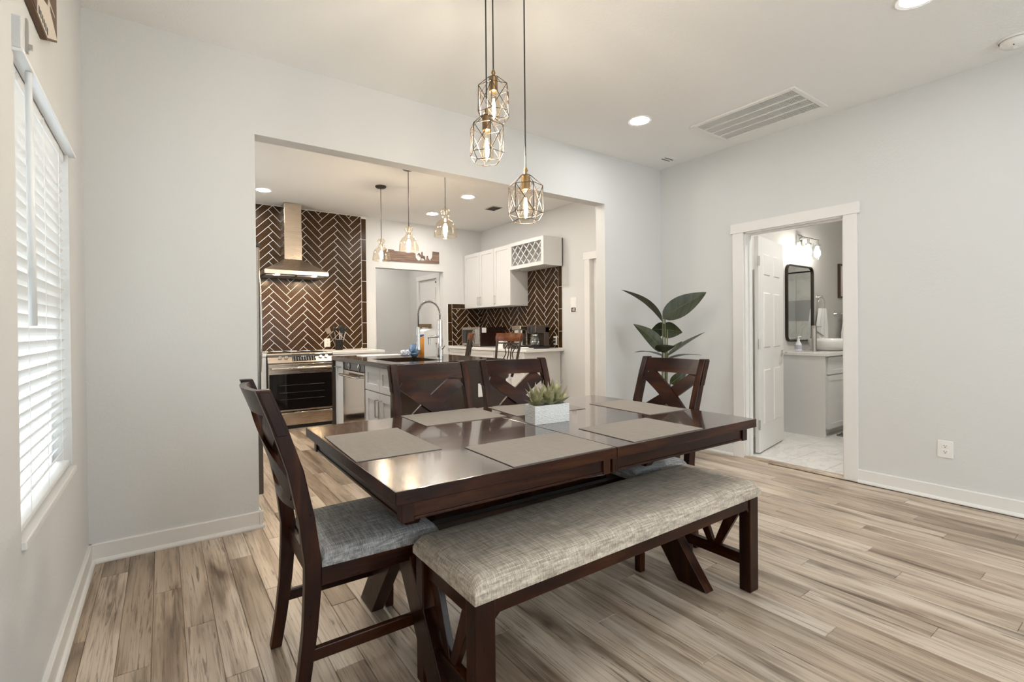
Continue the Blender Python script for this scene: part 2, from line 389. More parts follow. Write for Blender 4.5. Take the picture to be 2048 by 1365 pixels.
# kitchen walls
KX0, KX1, KZ = 2.923, 4.05, 2.11
bm = B()
box(bm, 0, KX0, D, D+0.12, 0, H); box(bm, KX1, WK+0.12, D, D+0.12, 0, H); box(bm, KX0, KX1, D, D+0.12, KZ, H)
wall_far = struct('wall_kitchen_back', bm, M_wall, 'kitchen far wall with brown herringbone tile and hallway opening', 'wall')
bm = B(); QY0, QY1 = 0.40, 1.15
box(bm, WK, WK+0.12, WT, QY0, 0, H); box(bm, WK, WK+0.12, QY1, D, 0, H); box(bm, WK, WK+0.12, QY0, QY1, 2.06, H)
wall_kr = struct('wall_kitchen_right', bm, M_wall, 'kitchen right wall with cabinets and brown tile backsplash', 'wall')
d3 = struct('door_3', bx(WK+0.05, WK+0.085, QY0+0.005, QY1-0.005, 0.01, 2.05), M_door, 'white pantry door in the kitchen right wall', 'door')
obj('jamb', bx(WK, WK+0.12, QY1-0.012, QY1, 0, 2.06), M_trim, d3)
t = B(); box(t, WK-0.018, WK, QY1-0.005, QY1+0.085, 0, 2.05); box(t, WK-0.018, WK, QY0-0.085, QY0+0.005, 0, 2.05); box(t, WK-0.022, WK, QY0-0.1, QY1+0.1, 2.05, 2.14)
struct('trim_2', t, M_trim, 'white casing around the pantry door', 'trim', bevel=0.002)

# hallway beyond the kitchen
HX, HY = 4.12, 5.15
struct('wall_hall_back', bx(2.0, 5.0, HY, HY+0.1, 0, H), M_wall, 'pale hallway wall seen through the kitchen opening', 'wall')
bm = B(); box(bm, HX, HX+0.1, D+0.12, 4.02, 0, H); box(bm, HX, HX+0.1, 4.74, HY, 0, H); box(bm, HX, HX+0.1, 4.02, 4.74, 2.05, H)
struct('wall_hall_right', bm, M_wall, 'hallway side wall with a white door', 'wall')
struct('wall_hall_left', bx(1.95, 2.0, D+0.12, HY, 0, H), M_wall, 'hallway left wall', 'wall')
t = B(); box(t, HX-0.016, HX, 4.72, 4.80, 0, 2.05); box(t, HX-0.016, HX, 3.94, 4.04, 0, 2.05); box(t, HX-0.02, HX, 3.93, 4.81, 2.05, 2.13)
struct('trim_3', t, M_trim, 'white casing around the hallway door', 'trim')
d2 = struct('door_2', bx(HX+0.02, HX+0.055, 4.04, 4.72, 0.01, 2.045), M_door, 'white hallway door seen through the kitchen opening', 'door')
for z0, z1 in ((0.2, 0.85), (1.0, 1.9)): obj('panel', bx(HX+0.012, HX+0.02, 4.14, 4.62, z0, z1), M_door, d2, bevel=0.006)
obj('door_latch', bx(HX+0.0, HX+0.02, 4.06, 4.11, 1.97, 2.0), M_black, d2)
obj('door_knob', lathe(B(), [(0.012, 0), (0.012, 0.03), (0.028, 0.045), (0.028, 0.065), (0.01, 0.075)], 14, (HX+0.02, 4.10, 0.95), M=Matrix.Rotation(R(-90), 4, 'Y')), M_brass, d2, smooth=True)

# baseboards
BP = [(0, 0), (0.028, 0), (0.028, 0.008), (0.023, 0.018), (0.015, 0.022), (0.015, 0.094), (0.012, 0.098), (0, 0.098)]
def basey(bm, x, s, y0, y1): return prism(bm, [(x+s*a, z) for a, z in BP], 1, y0, y1)
def basex(bm, y, s, x0, x1): return prism(bm, [(y+s*a, z) for a, z in BP], 0, x0, x1)
struct('baseboard_left', basey(B(), 0, 1, YR, 0), M_trim, 'white baseboard with shoe moulding under the window', 'baseboard')
bm = basex(B(), 0, -1, 0.0, OX0+0.02); basey(bm, OX0, 1, -0.02, WT)
struct('baseboard_back', bm, M_trim, 'white baseboard at the left of the kitchen opening', 'baseboard')
bm = basex(B(), 0, -1, OX1-0.02, W); basey(bm, OX1, -1, -0.02, WT)
struct('baseboard_corner', bm, M_trim, 'white baseboard behind the potted plant', 'baseboard')
bm = basey(B(), W, -1, YR, DY0-0.088); basey(bm, W, -1, DY1+0.095, 0)
struct('baseboard_right', bm, M_trim, 'white baseboard along the right wall', 'baseboard')
bm = basey(B(), WK, -1, WT, QY0-0.085); basey(bm, WK, -1, QY1+0.085, 1.66)
struct('baseboard_kitchen', bm, M_trim, 'white baseboard in the kitchen below the light switch', 'baseboard')

# bathroom shell
BY, BX1, BYS = -0.5, 8.3, -2.7
struct('wall_bathroom_back', bx(W+0.12, BX1, BY, BY+0.1, 0, H), M_bath, 'cream bathroom wall behind the vanity mirror', 'wall')
wbr = struct('wall_bathroom_right', bx(BX1, BX1+0.1, BYS, BY+0.1, 0, H), M_grout, 'white marble tiled shower wall at the end of the bathroom', 'wall')
for i in range(4):
    for j in range(9):
        y0 = BYS+i*0.552-(0.27 if j % 2 else 0); a, b_ = max(y0, BYS), min(y0+0.547, BY)
        if b_-a > 0.03: obj('tile', bx(BX1-0.008, BX1, a, b_, 0.012+j*0.313, 0.012+j*0.313+0.308), M_marble if j != 4 else M_greytile, wbr)

ws = struct('wall_bathroom_shower', bx(W+0.12, BX1, BYS-0.1, BYS, 0, H), M_grout, 'white tiled shower wall opposite the vanity', 'wall')
for i in range(6):
    for j in range(5):
        o = obj('tile', bx(4.78+i*0.585, 4.78+i*0.585+0.58, BYS, BYS+0.008, 0.02+j*0.56, 0.02+j*0.56+0.555), M_marble, ws)
bf = struct('floor_bathroom', bx(W+0.07, BX1, BYS, BY, -0.006, 0.004), M_grout, 'white marble-look tiled bathroom floor', 'floor')
ty = 0
for i in range(6):
    for j in range(8):
        x0, y0 = W+0.075+i*0.605, BYS+j*0.303-(0.15 if i % 2 else 0)
        a, b_ = max(y0, BYS), min(y0+0.30, BY)
        if b_-a > 0.02: obj('tile', bx(x0, min(x0+0.602, BX1), a, b_, 0.004, 0.010), M_marble, bf)
bm = basex(B(), BY, -1, W+0.12, 6.0)
struct('baseboard_bathroom', bm, M_trim, 'white baseboard inside the bathroom', 'baseboard')
# bathroom doorway trim and door
t = B(); box(t, W-0.018, W, DY0-0.088, DY0+0.004, 0, DZ-0.004); box(t, W-0.018, W, DY1-0.004, DY1+0.095, 0, DZ-0.004); box(t, W-0.023, W, DY0-0.105, DY1+0.112, DZ-0.004, DZ+0.083)
struct('trim_1', t, M_trim, 'white flat casing around the bathroom doorway', 'trim', bevel=0.002)
t = B(); box(t, W, W+0.12, DY0, DY0+0.014, 0, DZ); box(t, W, W+0.12, DY1-0.014, DY1, 0, DZ); box(t, W, W+0.12, DY0, DY1, DZ-0.014, DZ)
box(t, W+0.055, W+0.085, DY0+0.014, DY0+0.026, 0, DZ-0.014); box(t, W+0.05, W+0.08, DY1-0.026, DY1-0.014, 0, DZ-0.014); box(t, W+0.055, W+0.085, DY0, DY1, DZ-0.026, DZ-0.014)
struct('trim_4', t, M_trim, 'white door jamb of the bathroom doorway', 'trim')
single('threshold_strip', prism(B(), [(W-0.022, 0), (W+0.05, 0), (W+0.05, 0.012), (W+0.0, 0.018), (W-0.016, 0.012)], 1, DY0+0.0, DY1-0.0), M_plank, 'brown wooden threshold strip in the bathroom doorway', 'threshold')

dl = thing('door_1', 'white six-panel bathroom door standing open on its hinges', 'door', (4.80, -0.895, 0.0), R(10.2)); dl['kind'] = 'structure'
obj('leaf', bx(0.0, 0.762, -0.035, 0.0, 0.022, 2.012), M_door, dl, bevel=0.002)
for (x0, x1) in ((0.11, 0.345), (0.415, 0.65)):
    for (z0, z1) in ((0.25, 0.80), (0.96, 1.52), (1.64, 1.88)):
        bm = B(); loft(bm, [[(x0, -0.0351, z0), (x1, -0.0351, z0), (x1, -0.0351, z1), (x0, -0.0351, z1)], [(x0+0.012, -0.029, z0+0.012), (x1-0.012, -0.029, z0+0.012), (x1-0.012, -0.029, z1-0.012), (x0+0.012, -0.029, z1-0.012)],
            [(x0+0.03, -0.0415, z0+0.03), (x1-0.03, -0.0415, z0+0.03), (x1-0.03, -0.0415, z1-0.03), (x0+0.03, -0.0415, z1-0.03)]], caps=True)
        obj('panel', bm, M_door, dl)
h = obj('door_handle', lathe(B(), [(0.03, 0), (0.03, 0.008), (0.012, 0.012), (0.012, 0.05)], 16, (0.695, -0.035, 0.915), M=ROTX), M_chrome, dl, smooth=True, auto=40)
obj('lever', bar(B(), (0.70, -0.082, 0.915), (0.60, -0.086, 0.915), 0.014, 0.018), M_chrome, h, bevel=0.004)
for z in (0.28, 1.02, 1.78): obj('hinge', cyl(B(), (-0.006, -0.04, 0), 0.008, z-0.045, z+0.045, 10), M_nickel, dl)

# ------------------------------------------------------------------ window and blind
w1 = struct('window_1', bx(-0.11, -0.06, WY0, WY0+0.045, WZ0, WZ1), M_trim, 'white framed window in the left wall behind the blind', 'window')
obj('window_frame', bx(-0.11, -0.06, WY1-0.045, WY1, WZ0, WZ1), M_trim, w1)
for z in (WZ0, 1.26, WZ1-0.045): obj('window_frame', bx(-0.11, -0.06, WY0+0.045, WY1-0.045, z, z+0.045), M_trim, w1)
obj('pane', bx(-0.088, -0.083, WY0+0.04, WY1-0.04, WZ0+0.04, WZ1-0.04), M_winglass, w1)
obj('window_sill', bx(-0.06, 0.012, WY0+0.002, WY1+0.02, WZ0-0.014, WZ0+0.012), M_trim, w1, bevel=0.004)
bl = thing('window_blind', 'white faux-wood venetian blind with tilt wand in the left window', 'blind', (-0.03, (WY0+WY1)/2, WZ0+0.012))
obj('valance', bx(-0.012, 0.020, WY0-0.02, WY1+0.035, WZ1-0.012, WZ1+0.075), M_wall, bl, world=True, bevel=0.003)
obj('valance_lip', bx(-0.012, 0.023, WY0-0.02, WY1+0.035, WZ1-0.022, WZ1-0.012), M_slat, bl, world=True, bevel=0.002)
obj('headrail', bx(-0.056, -0.014, WY0+0.006, WY1-0.006, WZ1-0.055, WZ1-0.004), M_slat, bl, world=True)
sm = None; nz = 30; zb, ztp = WZ0+0.075, WZ1-0.075
for i in range(nz):
    z = zb + (ztp-zb)*i/(nz-1)
    if sm is None:
        bm = B(); hw = 0.0245; hl = (WY1-WY0)/2-0.008
        loft(bm, [[(-hw, -hl, 0), (0, -hl, 0.0025), (hw, -hl, 0), (hw, -hl, 0.0028), (0, -hl, 0.0053), (-hw, -hl, 0.0028)], [(-hw, hl, 0), (0, hl, 0.0025), (hw, hl, 0), (hw, hl, 0.0028), (0, hl, 0.0053), (-hw, hl, 0.0028)]])
        bm.transform(Matrix.Rotation(R(-60), 4, 'Y')); bmesh.ops.recalc_face_normals(bm, faces=bm.faces)
        sm = bpy.data.meshes.new('slat'); bm.to_mesh(sm); bm.free(); sm.materials.append(M_slat)
    o = bpy.data.objects.new('slat', sm); C.objects.link(o); o.parent = bl; o.location = (0, 0, z-(WZ0+0.012))
obj('bottom_rail', bx(-0.055, -0.008, WY0+0.006, WY1-0.006, WZ0+0.022, WZ0+0.042), M_slat, bl, world=True, bevel=0.004)
for y in (-1.22, -0.945, -0.66): obj('ladder_cord', bx(-0.0095, -0.008, y-0.001, y+0.001, WZ0+0.03, WZ1-0.03), M_plate, bl, world=True)
obj('tilt_wand', tube(B(), [(0.012, -1.30, 1.93), (0.014, -1.30, 1.20)], [0.008, 0.0095], 8), M_slat, bl, world=True, smooth=True)
obj('wand_hook', tube(B(), [(-0.03, -1.30, 1.94), (0.0, -1.30, 1.945), (0.012, -1.30, 1.925)], 0.003, 6), M_chrome, bl, world=True)
br = thing('curtain_bracket', 'small bare metal bracket left on the wall above the blind', 'bracket', (0.02, -1.38, 1.95))
obj('backplate', bx(0.0205, 0.0245, -1.385, -1.365, 1.955, 2.045), M_nickel, br, world=True)
obj('arm', bx(0.0245, 0.034, -1.38, -1.37, 1.965, 1.978), M_nickel, br, world=True)

# western cut-out wall art on the left wall
ar = thing('cutout_wall_art', 'brown and white cut-out board of an old building above the window', 'wall art', (0.0, -1.2, 2.15))
obj('board', prism(B(), [(-1.75, 2.15), (-1.045, 2.15), (-0.855, 2.235), (-0.855, 2.62), (-1.75, 2.62)], 0, 0.002, 0.018), mat('weathered_brown_wood', (0.12, 0.065, 0.035), 0.6), ar, world=True)
obj('painted_building', prism(B(), [(-1.205, 2.158), (-1.048, 2.158), (-0.862, 2.24), (-0.99, 2.275), (-1.01, 2.33), (-1.03, 2.272), (-1.20, 2.225)], 0, 0.018, 0.0195), mat('whitewash', (0.72, 0.64, 0.55), 0.7), ar, world=True)
for k in range(6):
    y = -1.19+k*0.026; obj('painted_window', bx(0.0195, 0.0205, y, y+0.013, 2.166, 2.188), M_slot, ar, world=True)
obj('painted_sign', prism(B(), [(-1.6, 2.158), (-1.215, 2.158), (-1.21, 2.225), (-1.6, 2.24)], 0, 0.018, 0.0195), mat('rust_paint', (0.10, 0.022, 0.01), 0.5), ar, world=True)
for k in range(5): obj('plank_line', bx(0.018, 0.019, -1.70+0.1*(k % 2), -0.9-0.07*k, 2.30+0.055*k, 2.306+0.055*k), mat('whitewash', (0.72, 0.64, 0.55), 0.7), ar, world=True)

# ------------------------------------------------------------------ ceiling fittings
def downlight(loc, label, m):
    t = thing('recessed_light', label, 'ceiling light', (loc[0], loc[1], H), 0, 'recessed ceiling lights')
    obj('trim_ring', lathe(B(), [(0.072, -0.003), (0.092, -0.006), (0.098, -0.003), (0.098, 0.0), (0.072, 0.0)], 28), M_plate, t, smooth=True, auto=30)
    bm = B(); bm.faces.new([bm.verts.new((0.074*math.cos(-2*PI*k/14), 0.074*math.sin(-2*PI*k/14), -0.004)) for k in range(14)]); obj('diffuser', bm, m, t)
downlight((3.47, -0.683), 'recessed ceiling light left of the long return air vent', M_led)
downlight((3.47, -2.413), 'recessed ceiling light cut by the top edge of the photo', M_led)
for x, y, s in ((1.2, -2.6, 'above the bench left of the camera'), (3.47, -4.15, 'behind the camera near the right wall'), (1.2, -4.3, 'behind the camera near the left wall'), (3.47, -5.8, 'near the rear window, right'), (1.2, -5.8, 'near the rear window, left')):
    downlight((x, y), 'added unseen ceiling light ' + s, M_led)  # unseen lights added to even out the room and left wall
downlight((1.31, 2.985), 'leftmost recessed light on the kitchen ceiling, near the range hood', M_ledk)
downlight((3.50, 2.975), 'recessed kitchen ceiling light beside the nearest glass pendant', M_ledk)
downlight((3.47, 1.95), 'recessed kitchen ceiling light next to the small ceiling vent', M_ledk)
downlight((1.20, 1.30), 'added kitchen ceiling light hidden behind the opening, above the range aisle', M_ledk)  # added to brighten the aisle side of the island
downlight((1.20, 0.55), 'added kitchen ceiling light hidden behind the opening, above the refrigerator aisle', M_ledk)  # second unseen light added for the island fronts
downlight((3.50, 0.75), 'recessed kitchen ceiling light above the pantry door', M_ledk)
downlight((3.1, 4.5), 'recessed hallway ceiling light', M_ledk)
downlight((5.5, -1.75), 'added ceiling light inside the bathroom, out of view', M_ledb)  # added to brighten the bathroom and the vanity side panel

v = thing('return_air_vent', 'long white return air grille on the ceiling by the right wall', 'air vent', (4.165, -1.24, H))
x0, x1, y0, y1 = 3.905, 4.43, -1.64, -0.845
for a in ((x0, x1, y0, y0+0.03), (x0, x1, y1-0.03, y1), (x0, x0+0.035, y0+0.03, y1-0.03), (x1-0.035, x1, y0+0.03, y1-0.03)): obj('frame', bx(*a, H-0.014, H), M_plate, v, world=True, bevel=0.003)
obj('backing', bx(x0+0.035, x1-0.035, y0+0.03, y1-0.03, H-0.002, H), M_slot, v, world=True)
cw = (x1-x0-0.07)/4
for k in range(1, 4): obj('divider', bx(x0+0.035+k*cw-0.006, x0+0.035+k*cw+0.006, y0+0.03, y1-0.03, H-0.013, H-0.002), M_plate, v, world=True)
fin = B(); n_ = 68
for k in range(n_):
    yy = y0+0.034+(y1-y0-0.068)*k/(n_-1); box(fin, x0+0.036, x1-0.036, yy-0.0008, yy+0.0028, H-0.011, H-0.003)
o = obj('louvres', fin, M_plate, v, world=True); o['kind'] = 'stuff'
sd = thing('smoke_detector', 'round white smoke detector at the upper right corner', 'smoke detector', (4.40, -2.61, H))
obj('base_plate', lathe(B(), [(0.075, 0), (0.075, -0.008), (0.068, -0.010), (0.068, 0)], 28), M_plate, sd, smooth=True, auto=30)
obj('housing', lathe(B(), [(0.064, -0.010), (0.063, -0.030), (0.050, -0.042), (0.02, -0.044)], 28), M_plate, sd, smooth=True, auto=40)
obj('test_button', cyl(B(), (0.012, 0, 0), 0.011, -0.048, -0.043, 14), M_plate, sd)
obj('vent_slot', bx(-0.045, -0.022, -0.003, 0.003, -0.0435, -0.040), M_slot, sd)
rg = thing('ceiling_register', 'tiny white supply register on the ceiling in the room corner', 'air vent', (4.40, -0.27, H))
obj('frame', bx(-0.075, 0.075, -0.045, 0.045, -0.008, 0), M_plate, rg, bevel=0.003)
for k in range(4): obj('slat', bx(-0.06, 0.06, -0.034+k*0.019, -0.026+k*0.019, -0.0105, -0.008), M_slot if k % 2 else M_plate, rg)
kv = thing('kitchen_ceiling_vent', 'small square brown-grey vent on the kitchen ceiling', 'air vent', (4.055, 2.25, H))
obj('frame', bx(-0.08, 0.08, -0.1, 0.1, -0.008, 0), mat('vent_grey', (0.36, 0.32, 0.27), 0.6), kv, bevel=0.003)
for k in range(7): obj('slat', bx(-0.065, 0.065, -0.085+k*0.026, -0.072+k*0.026, -0.012, -0.008), M_slot, kv)
M_mirrorsteel = mat('polished_steel', (0.62, 0.57, 0.52), 0.09, 1.0)
# ------------------------------------------------------------------ herringbone tile
def clip(poly, u0, v0, u1, v1):
    def cut(P, f, inter):
        out = []
        for i in range(len(P)):
            a, b_ = P[i-1], P[i]; fa, fb = f(a), f(b_)
            if fa >= 0: 
                if fb >= 0: out.append(b_)
                else: out.append(inter(a, b_, fa, fb))
            elif fb >= 0: out.append(inter(a, b_, fa, fb)); out.append(b_)
        return out
    it = lambda a, b_, fa, fb: (a[0]+(b_[0]-a[0])*fa/(fa-fb), a[1]+(b_[1]-a[1])*fa/(fa-fb))
    for f in (lambda p: p[0]-u0, lambda p: u1-p[0], lambda p: p[1]-v0, lambda p: v1-p[1]):
        poly = cut(poly, f, it)
        if len(poly) < 3: return []
    return poly
def area(P): return abs(sum(P[i-1][0]*P[i][1]-P[i][0]*P[i-1][1] for i in range(len(P))))/2
TT = 0.008
def tile_obj(parent, o, u, v, n, poly, key, cache):
    cu = sum(p[0] for p in poly)/len(poly); cv = sum(p[1] for p in poly)/len(poly)
    if key is not None and key in cache: me = cache[key]
    else:
        bm = B(); P3 = lambda p, h, s=1.0: u*((p[0]-cu)*1) + v*((p[1]-cv)*1) + n*h
        def inset(d):
            q = []
            for a in poly:
                dx, dy = cu-a[0], cv-a[1]; L = math.hypot(dx, dy) or 1; q.append((a[0]+dx/L*d, a[1]+dy/L*d))
            return q
        loft(bm, [[P3(p, 0.0) for p in poly], [P3(p, TT-0.0015) for p in poly], [P3(p, TT) for p in inset(0.002)]])
        bmesh.ops.recalc_face_normals(bm, faces=bm.faces)
        me = bpy.data.meshes.new('tile'); bm.to_mesh(me); bm.free(); me.materials.append(M_tile)
        if key is not None: cache[key] = me
    ob = bpy.data.objects.new('tile', me); C.objects.link(ob); ob.parent = parent; ob.location = o + u*cu + v*cv
def herring(parent, o, u, v, n, rect, L=0.298, w_=0.0795, g=0.0056, phase=(0, 0), skip=None):
    u0, v0, u1, v1 = rect; cache = {}; c = math.sqrt(0.5); N = 60
    for i in range(-N, N):
        for j in range(-12, 13):
            ox, oy = i*w_ + j*L, i*w_ - j*L
            for kind, (a0, a1, b0, b1) in (('h', (0, L, 0, w_)), ('v', (L, L+w_, w_-L, w_))):
                q = [(ox+a0+g/2, oy+b0+g/2), (ox+a1-g/2, oy+b0+g/2), (ox+a1-g/2, oy+b1-g/2), (ox+a0+g/2, oy+b1-g/2)]
                q = [((p[0]-p[1])*c+phase[0], (p[0]+p[1])*c+phase[1]) for p in q]
                if max(p[0] for p in q) < u0 or min(p[0] for p in q) > u1 or max(p[1] for p in q) < v0 or min(p[1] for p in q) > v1: continue
                if skip and all(skip(*p) for p in q): continue
                r = clip(q, u0, v0, u1, v1)
                if len(r) < 3 or area(r) < 2e-4: continue
                full = abs(area(r)-area(q)) < 1e-7
                tile_obj(parent, o, u, v, n, q if full else r, (kind if full else None), cache)
def course(parent, o, u, v, n, u0, u1, v0, v1, step, vertical=True, g=0.005):
    cache = {}; t = v1 if vertical else u1
    a = t
    lim = v0 if vertical else u0
    while a > lim+0.01:
        b_ = max(a-step, lim)
        poly = [(u0, b_+g/2), (u1, b_+g/2), (u1, a-g/2), (u0, a-g/2)] if vertical else [(b_+g/2, v0), (a-g/2, v0), (a-g/2, v1), (b_+g/2, v1)]
        tile_obj(parent, o, u, v, n, poly, None, cache); a = b_
UX, UY, UZ = Vector((1, 0, 0)), Vector((0, 1, 0)), Vector((0, 0, 1))
CT = 0.915
g1 = obj('grout_bed', bx(0.9, 2.783, D-0.0104, D, CT-0.01, H), M_grout, wall_far)
herring(wall_far, Vector((0, D-0.004, 0)), UX, UZ, -UY, (0.92, CT+0.004, 2.704, H-0.006), phase=(0.055, 0.03))
course(wall_far, Vector((0, D-0.004, 0)), UX, UZ, -UY, 2.709, 2.779, CT+0.004, H-0.03, 0.302)
obj('grout_bed', bx(4.12, WK, D-0.0104, D, CT-0.01, 1.60), M_grout, wall_far)
herring(wall_far, Vector((0, D-0.004, 0)), UX, UZ, -UY, (4.20, CT+0.004, WK-0.006, 1.520), phase=(0.10, 0.02))
course(wall_far, Vector((0, D-0.004, 0)), UX, UZ, -UY, 4.125, 4.196, CT+0.004, 1.597, 0.302)
course(wall_far, Vector((0, D-0.004, 0)), UX, UZ, -UY, 4.20, 4.46, 1.524, 1.597, 0.30, vertical=False)
bm = B(); box(bm, WK-0.0104, WK, 1.662, D-0.0104, CT-0.01, 1.60); box(bm, WK-0.0104, WK, 1.662, 2.5, 1.60, 2.06)
obj('grout_bed', bm, M_grout, wall_kr)
# on the right wall u runs towards the camera (-Y)
oR = Vector((WK-0.004, D, 0)); uR = -UY
herring(wall_kr, oR, uR, UZ, -UX, (0.012, CT+0.004, D-1.740, 2.052), phase=(0.02, -0.02), skip=lambda a, b_: a < D-2.43 and b_ > 1.56)
course(wall_kr, oR, uR, UZ, -UX, D-1.735, D-1.665, CT+0.004, 2.052, 0.302)

# ------------------------------------------------------------------ range and hood
def shaker(parent, face, a0, a1, z0, z1, pos, depth=0.02, rail=0.055, name='door', m=None):
    """shaker front on a plane: face '-x' or '-y', a = along coordinate"""
    m = m or M_white; s = -1
    def bb(p0, p1, q0, q1, z0_, z1_):
        return bx(p0, p1, q0, q1, z0_, z1_) if face == '-x' else bx(q0, q1, p0, p1, z0_, z1_)
    bm = B()
    def add(q0, q1, z0_, z1_, d):
        if face == '-x': box(bm, pos-d, pos, q0, q1, z0_, z1_)
        else: box(bm, q0, q1, pos-d, pos, z0_, z1_)
    add(a0, a0+rail, z0, z1, depth); add(a1-rail, a1, z0, z1, depth); add(a0+rail, a1-rail, z0, z0+rail, depth); add(a0+rail, a1-rail, z1-rail, z1, depth); add(a0+rail, a1-rail, z0+rail, z1-rail, depth*0.55)
    return obj(name, bm, m, parent, world=True)
def pull(parent, face, a, z0, z1, pos, horizontal=False, m=None, r=0.005, off=0.028):
    P = (lambda q, z, d: (pos-d, q, z)) if face == '-x' else (lambda q, z, d: (q, pos-d, z))
    if horizontal: pts = [P(z0, a, 0), P(z0, a, off), P(z1, a, off), P(z1, a, 0)]
    else: pts = [P(a, z0, 0), P(a, z0, off), P(a, z1, off), P(a, z1, 0)]
    bm = B()
    for p, q in zip(pts, pts[1:]): tube(bm, [p, q], r, 8)
    return obj('handle', bm, m or M_nickel, parent, world=True)

rx0, rx1, ry = 1.338, 2.098, 3.0
rg = thing('kitchen_range', 'stainless steel slide-in range with black glass oven door under the hood', 'range', ((rx0+rx1)/2, 3.33, 0))
obj('body', bx(rx0, rx1, ry+0.03, D-0.01, 0.02, 0.895), M_darksteel, rg, world=True)
obj('cooktop', bx(rx0-0.002, rx1+0.002, ry+0.06, D-0.015, 0.895, 0.91), M_blackglass, rg, world=True, bevel=0.003)
obj('control_panel', prism(B(), [(ry-0.005, 0.80), (ry+0.03, 0.80), (ry+0.075, 0.912), (ry+0.055, 0.912)], 0, rx0, rx1), M_brush, rg, world=True, bevel=0.003)
NV = Vector((0, -0.112, 0.06)).normalized()
def onpanel(x, t): return Vector((x, ry-0.005+0.06*t, 0.80+0.112*t))
bm = B(); a, b_ = onpanel(1.62, 0.18), onpanel(1.88, 0.86)
loft(bm, [[onpanel(1.61, 0.14)+NV*h, onpanel(1.885, 0.14)+NV*h, onpanel(1.885, 0.88)+NV*h, onpanel(1.61, 0.88)+NV*h] for h in (0, 0.003)])
dp = obj('display', bm, M_blackglass, rg, world=True)
bm = B()
for r_ in range(5):
    for c_ in range(9):
        if 2 <= c_ <= 6 and r_ >= 3: continue
        p = onpanel(1.622+c_*0.030, 0.22+r_*0.135); loft(bm, [[p+NV*h+Vector((dx, 0, 0))+Vector((0, 0.06, 0.112))*dz for dx, dz in ((-0.0045, -0.018), (0.0045, -0.018), (0.0045, 0.018), (-0.0045, 0.018))] for h in (0.003, 0.0036)])
o = obj('keys', bm, M_plate, dp, world=True)
bm = B()
for k, ww in enumerate((0.010, 0.016, 0.008)):
    p = onpanel(1.725+k*0.022, 0.70); loft(bm, [[p+NV*h+Vector((dx, 0, 0))+Vector((0, 0.06, 0.112))*dz for dx, dz in ((-ww/2, -0.09), (ww/2, -0.09), (ww/2, 0.09), (-ww/2, 0.09))] for h in (0.003, 0.0038)])
obj('clock', bm, M_clock, dp, world=True)
q = NV.to_track_quat('Z', 'Y').to_matrix().to_4x4()
for x in (1.475, 1.545, 1.945, 2.015):
    o = obj('knob', lathe(B(), [(0.024, 0), (0.024, 0.008), (0.02, 0.022), (0.016, 0.026)], 18, onpanel(x, 0.5), M=q), M_chrome, rg, world=True, smooth=True, auto=35)
    p = onpanel(x, 0.5)+NV*0.026; obj('pointer', lathe(B(), [(0.004, 0), (0.004, 0.003)], 6, p, M=q), M_black, o, world=True)
od = obj('oven_door', bx(rx0+0.004, rx1-0.004, ry-0.012, ry+0.03, 0.215, 0.785), M_brush, rg, world=True, bevel=0.004)
obj('oven_window', bx(rx0+0.012, rx1-0.012, ry-0.016, ry-0.011, 0.235, 0.665), M_blackglass, od, world=True)
hb = B(); tube(hb, [(rx0+0.03, ry-0.055, 0.735), (rx1-0.03, ry-0.055, 0.735)], 0.014, 12)
for x in (rx0+0.05, rx1-0.05): tube(hb, [(x, ry-0.01, 0.735), (x, ry-0.055, 0.735)], 0.010, 8)
obj('oven_handle', hb, M_chrome, od, world=True, smooth=True, auto=40)
for z in (0.36, 0.44, 0.53): obj('oven_rack', tube(B(), [(rx0+0.12, ry-0.0165, z), (rx1-0.12, ry-0.0165, z)], 0.0010, 5), M_darksteel, od, world=True)
dr = obj('drawer', bx(rx0+0.004, rx1-0.004, ry-0.01, ry+0.03, 0.045, 0.200), M_brush, rg, world=True, bevel=0.004)
obj('drawer_lip', bx(rx0+0.004, rx1-0.004, ry-0.022, ry-0.008, 0.185, 0.200), M_chrome, dr, world=True, bevel=0.003)
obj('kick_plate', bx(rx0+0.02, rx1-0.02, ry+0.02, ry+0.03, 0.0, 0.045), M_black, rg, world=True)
for cx_, cy_, rr in ((1.52, 3.2, 0.10), (1.91, 3.2, 0.085), (1.52, 3.48, 0.075), (1.91, 3.48, 0.09)): obj('burner_ring', lathe(B(), [(rr, 0.91), (rr, 0.9108), (rr-0.004, 0.9108), (rr-0.004, 0.91)], 28, (cx_, cy_, 0)), mat('burner_grey', (0.1, 0.1, 0.1), 0.3), rg, world=True)
bm = B()
for x in (1.45, 1.62, 1.8, 1.97): tube(bm, [(x, 3.12, 0.918), (x, 3.62, 0.918)], 0.006, 6)
obj('burner_grate', bm, M_blackmetal, rg, world=True)

hd = thing('range_hood', 'stainless chimney range hood mounted on brown herringbone tile', 'range hood', (1.72, 3.68, 1.83))
hx0, hx1, hy0 = 1.345, 2.105, 3.195
yb = D-0.014
bm = B(); loft(bm, [[(hx0, hy0, 1.885), (hx1, hy0, 1.885), (hx1, yb, 1.885), (hx0, yb, 1.885)], [(hx0, hy0, 1.935), (hx1, hy0, 1.935), (hx1, yb, 1.935), (hx0, yb, 1.935)],
    [(1.615, 3.41, 2.10), (1.83, 3.41, 2.10), (1.83, yb, 2.10), (1.615, yb, 2.10)]])
obj('canopy', bm, M_brush, hd, world=True, bevel=0.002)
obj('chimney', bx(1.615, 1.83, 3.41, yb, 2.10, 2.46), M_brush, hd, world=True, bevel=0.002)
obj('chimney_sleeve', bx(1.618, 1.827, 3.413, yb, 2.46, H-0.004), M_brush, hd, world=True, bevel=0.002)
